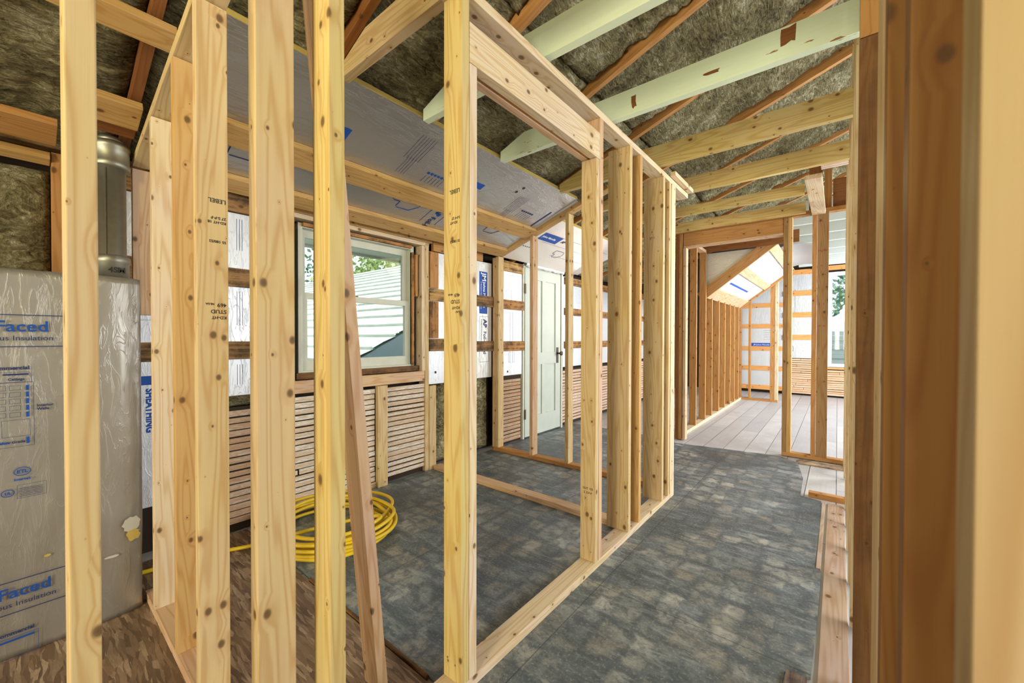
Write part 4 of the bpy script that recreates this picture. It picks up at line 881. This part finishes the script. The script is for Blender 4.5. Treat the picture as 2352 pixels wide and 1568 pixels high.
def chart(zb_):
    R_ = []
    for i in range(5):
        for j in range(5): R_ += frame(-.17 + j * .036, -.142 + j * .036, zb_ - .03 - i * .026, zb_ - .012 - i * .026, .001)
    R_ += frame(-.19, .035, zb_ - .25, zb_, .001) + frame(-.045, .025, zb_ - .21, zb_ - .145, .001) + frame(-.05, .03, zb_, zb_ + .04, .001) + [(-.04, .022, zb_ + .028, zb_ + .034)]
    marks('printed_chart', big, (bxx, 0, 0), Y_, Z_, R_, 'navy')
    marks('printed_chart', big, (bxx, 0, 0), Y_, Z_, [(.015, .023, zb_ - .032 - i * .026, zb_ - .012 - i * .026) for i in range(5)] + [(.015, .023, zb_ - .24, zb_ - .215), (-.3, -.03, zb_ - .235, zb_ - .228)], 'blue')
    text('Commercial', big, (bxx, .025, zb_ + .05), Y_, Z_, .02, 'navy', 'lettering', .0006, 'RIGHT'); text('Ceilings', big, (bxx, .012, zb_ + .008), Y_, Z_, .013, 'navy', 'lettering', .0004, 'RIGHT')
    text('Below Grade', big, (bxx, .012, zb_ - .235), Y_, Z_, .013, 'navy', 'lettering', .0004, 'RIGHT'); text('Interior\nWalls', big, (bxx, .042, zb_ - .10), Y_, Z_, .014, 'navy', 'lettering', .0004)
chart(1.07); 
text('Commercial', big, (bxx, .03, .095), Y_, Z_, .02, 'navy', 'lettering', .0006, 'RIGHT'); marks('printed_chart', big, (bxx, 0, 0), Y_, Z_, frame(-.2, .04, -.0, .085, .001) + [(-.2, .03, .07, .077)], 'blue')
def ring(cy_, cz_, ry, rz_, t=.0025):
    n = 36; vs = []; fs = []
    for i in range(n):
        a_ = 2 * math.pi * i / n
        for s in (0, 1): vs.append((bxx, cy_ + (ry - t * s) * math.cos(a_), cz_ + (rz_ - t * s) * math.sin(a_)))
    for i in range(n): j = (i + 1) % n; fs.append((2 * i, 2 * j, 2 * j + 1, 2 * i + 1))
    o = mesh_from('round_logo', vs, fs, 'blue'); adopt(big, o)
ring(.004, .722, .022, .017); text('ETL', big, (bxx, .004, .716), Y_, Z_, .018, 'blue', 'lettering', .0006, 'CENTER'); text('Intertek', big, (bxx, .004, .688), Y_, Z_, .013, 'blue', 'lettering', .0004, 'CENTER')
ring(-.032, .645, .017, .014); text('UL', big, (bxx, -.032, .640), Y_, Z_, .013, 'blue', 'lettering', .0006, 'CENTER')
marks('printed_line', big, (bxx, 0, 0), Y_, Z_, [(-.005, .055, .625 + i * .006, .6262 + i * .006) for i in range(6)] + frame(-.01, .065, .618, .67, .0008), 'navy')
def torn(y, z, w, h, m, off, seed):
    rnd = random.Random(seed); n = 18
    vs = [(bxx - off, y + w * (.5 + .5 * math.cos(2 * math.pi * i / n) * rnd.uniform(.8, 1.1)), z + h * (.5 + .5 * math.sin(2 * math.pi * i / n) * rnd.uniform(.8, 1.1))) for i in range(n)]
    adopt(big, mesh_from('torn_patch', vs, [tuple(range(n))], m))
torn(.283, .365, .062, .075, M['drywall'], .0015, 1); torn(.296, .325, .046, .055, 'foam', .001, 2); torn(.225, .275, .05, .012, M['drywall'], .0015, 3); torn(.055, .36, .02, .012, 'foam', .001, 5)
# ================================================================== YELLOW HOSE
cu = bpy.data.curves.new('air_hose', 'CURVE'); cu.dimensions = '3D'; cu.bevel_depth = .011; cu.bevel_resolution = 4
spl = cu.splines.new('NURBS'); P_ = []
rnd = random.Random(4); cx, cy_ = -2.52, 1.27
for turn in range(8):
    for i in range(14):
        a_ = 2 * math.pi * i / 14 + 1.2; r = .385 + .045 * math.sin(turn * 2.4) + rnd.uniform(-.008, .008)
        P_.append((cx + .03 * math.cos(turn * 1.7) + r * math.cos(a_), cy_ + .03 * math.sin(turn * 2.2) + r * .93 * math.sin(a_), .013 + (turn + i / 14) * .013 + .008 * math.sin(a_ * 2 + turn)))
P_ += [(-2.55, 1.02, .06), (-2.62, .93, .02), (-2.72, .78, .012), (-2.80, .60, .012), (-2.80, .44, .012), (-2.85, .25, .012)]
P_ = [(x, y, max(z, .012)) for (x, y, z) in P_]
spl.points.add(len(P_) - 1)
for p, q in zip(spl.points, P_): p.co = (*q, 1)
spl.use_endpoint_u = True; spl.order_u = 4
t = bpy.data.objects.new('tmp', cu); COL.objects.link(t); bpy.context.view_layer.update()
me = bpy.data.meshes.new_from_object(t.evaluated_get(bpy.context.evaluated_depsgraph_get())); bpy.data.objects.remove(t); me.materials.clear()
for p in me.polygons: p.use_smooth = True
tag(link('air_hose', me, 'hose'), 'coiled yellow hose lying on the floor below the window', 'hose')

# ================================================================== OUTSIDE
# neighbouring roof wing with wavy shingle courses
vs, fs = [], []; pitch = .4275; n = 34; rs = .5; ux = 90
sd = Vector((0, 1, rs)).normalized()
for j in range(n):
    for i in range(ux + 1):
        x = -5.43 - 17.0 * i / ux
        w = .018 * noise.noise(Vector((x * 1.3, j * 3.1, 0))) + .02 * noise.noise(Vector((x * .5, j * .4, 5)))
        b0 = Vector((x, -3.9, -2.575)) + sd * (j * pitch + w); b1 = Vector((x, -3.9, -2.575)) + sd * ((j + 1) * pitch + .04)
        nn = Vector((0, -rs, 1)).normalized()
        vs += [tuple(b0 - nn * .006), tuple(b0 + nn * .045), tuple(b1 + nn * .0)]
    for i in range(ux):
        q = (j * (ux + 1) + i) * 3; fs += [(q, q + 3, q + 4, q + 1), (q + 1, q + 4, q + 5, q + 2)]
tag(mesh_from('neighbour_roof', vs, fs, 'shingle'), 'sunlit pale shingle roof of the wing outside the left window', 'roof')
gp = [(-3.9, -3.0), (-3.9, -2.60), (9.0, 3.84), (9.0, -3.0)]
tag(mesh_from('gable_siding', [(-5.44, y, z) for (y, z) in gp] + [(-5.6, y, z) for (y, z) in gp], [(0, 1, 2, 3), (7, 6, 5, 4), (0, 4, 5, 1), (1, 5, 6, 2), (2, 6, 7, 3), (3, 7, 4, 0)], 'slate'), 'blue-grey siding at the end of the shingle roof outside the lower window corner', 'siding')
tag(boxes('eave_soffit', [(-3.60, -3.18, -.5, 6.0, 2.05, 2.08), (-3.62, -3.60, -.5, 6.0, 2.03, 2.14)], 'soffit'), 'white eave soffit seen through the top of the left window', 'soffit')
tag(boxes('ground', [(-60, 40, -30, 60, -3.1, -3.0)], 'ground'), 'green lawn far below outside the windows', 'lawn')['kind'] = 'stuff'
tag(boxes('neighbour_house', [(-6, 8, 18.0 + .03 * (i % 2), 18.2, -3 + i * .16, -3 + i * .16 + .155) for i in range(28)], 'cedar'), 'white lap-sided neighbouring house outside the far window', 'house')
def tree(label, c, r, m, seed, nl=2600):
    rnd = random.Random(seed); t = empty('tree', (c[0], c[1], -3), label, 'tree')
    tr = cyl('trunk', (c[0], c[1], -3), (c[0], c[1], c[2]), .25, .12, 'bark', 14, t)
    vs, fs = [], []
    cl = [(Vector((rnd.gauss(0, .5), rnd.gauss(0, .5), rnd.gauss(0, .4))) * r, rnd.uniform(.25, .5) * r) for _ in range(16)]
    for i in range(nl):
        cc, cr = rnd.choice(cl); d = Vector((rnd.gauss(0, 1), rnd.gauss(0, 1), rnd.gauss(0, 1))).normalized() * cr * rnd.uniform(.7, 1)
        p = Vector(c) + cc + d; a_ = Vector((rnd.gauss(0, 1), rnd.gauss(0, 1), rnd.gauss(0, 1))).normalized(); b2 = a_.orthogonal().normalized(); s = rnd.uniform(.10, .20)
        k = len(vs); vs += [tuple(p - a_ * s), tuple(p + b2 * s * .6), tuple(p + a_ * s), tuple(p - b2 * s * .6)]; fs.append((k, k + 1, k + 2, k + 3))
    adopt(t, mesh_from('foliage', vs, fs, m))
tree('bright green leafy tree beyond the shingle roof', (-21, 15.0, 5.0), 3.6, 'leaf', 1, 4200)
tree('leafy tree at the right of the window view beyond the roof', (-12.5, 23.5, 6.2), 3.4, 'leaf', 2, 3600)
tree('blue-green tree at the left of the window view', (-27, 9.6, 7.5), 3.2, 'leaf2', 3, 1500)
tree('green tree above the neighbouring house outside the far window', (.4, 23.5, 5.2), 3.4, 'leaf2', 5, 3600)

# ================================================================== GROUPS of repeated things
for o in list(bpy.data.objects):
    if o.parent or 'label' not in o or 'group' in o: continue
    c = o['category']; p = o.matrix_world.translation; g = None
    if c == 'stud':
        g = ('studs of the right hall wall' if p.x > 0 and p.y < 5.1 else 'studs of the middle wall' if -1.2 < p.x < -.9 and p.y < 3.3 else 'studs of the left partition' if p.y < .5 and p.x > -2.9 else
             'studs of the door-side partition' if 3.3 < p.y < 3.4 else 'studs of the far partition' if 5.1 < p.y < 5.2 else 'knee wall studs of the far room' if p.y > 5.3 and p.y < 9.2 else
             'studs of the small far partition' if p.y > 9.2 else 'studs of the window wall')
    elif c == 'ceiling joist': g = 'painted joists of the far room' if p.y > 5.2 else 'ceiling joists over the hall'
    elif c == 'wood strap': g = 'orange straps on the gable wall' if p.y > 10 else 'straps on the sloping foil' if p.y > 5.2 else 'straps on the window wall'
    elif c == 'rafter': g = 'rafters of the roof slope'
    elif c == 'insulation': g = 'mineral wool batts'
    elif c == 'insulation board': g = 'foil-faced insulation boards'
    elif c == 'purlin': g = 'purlins under the roof slope'
    elif c == 'lathing': g = 'lath areas'
    elif c == 'tree': g = 'trees outside'
    elif c == 'framing plate': g = 'framing plates'
    if g: o['group'] = g
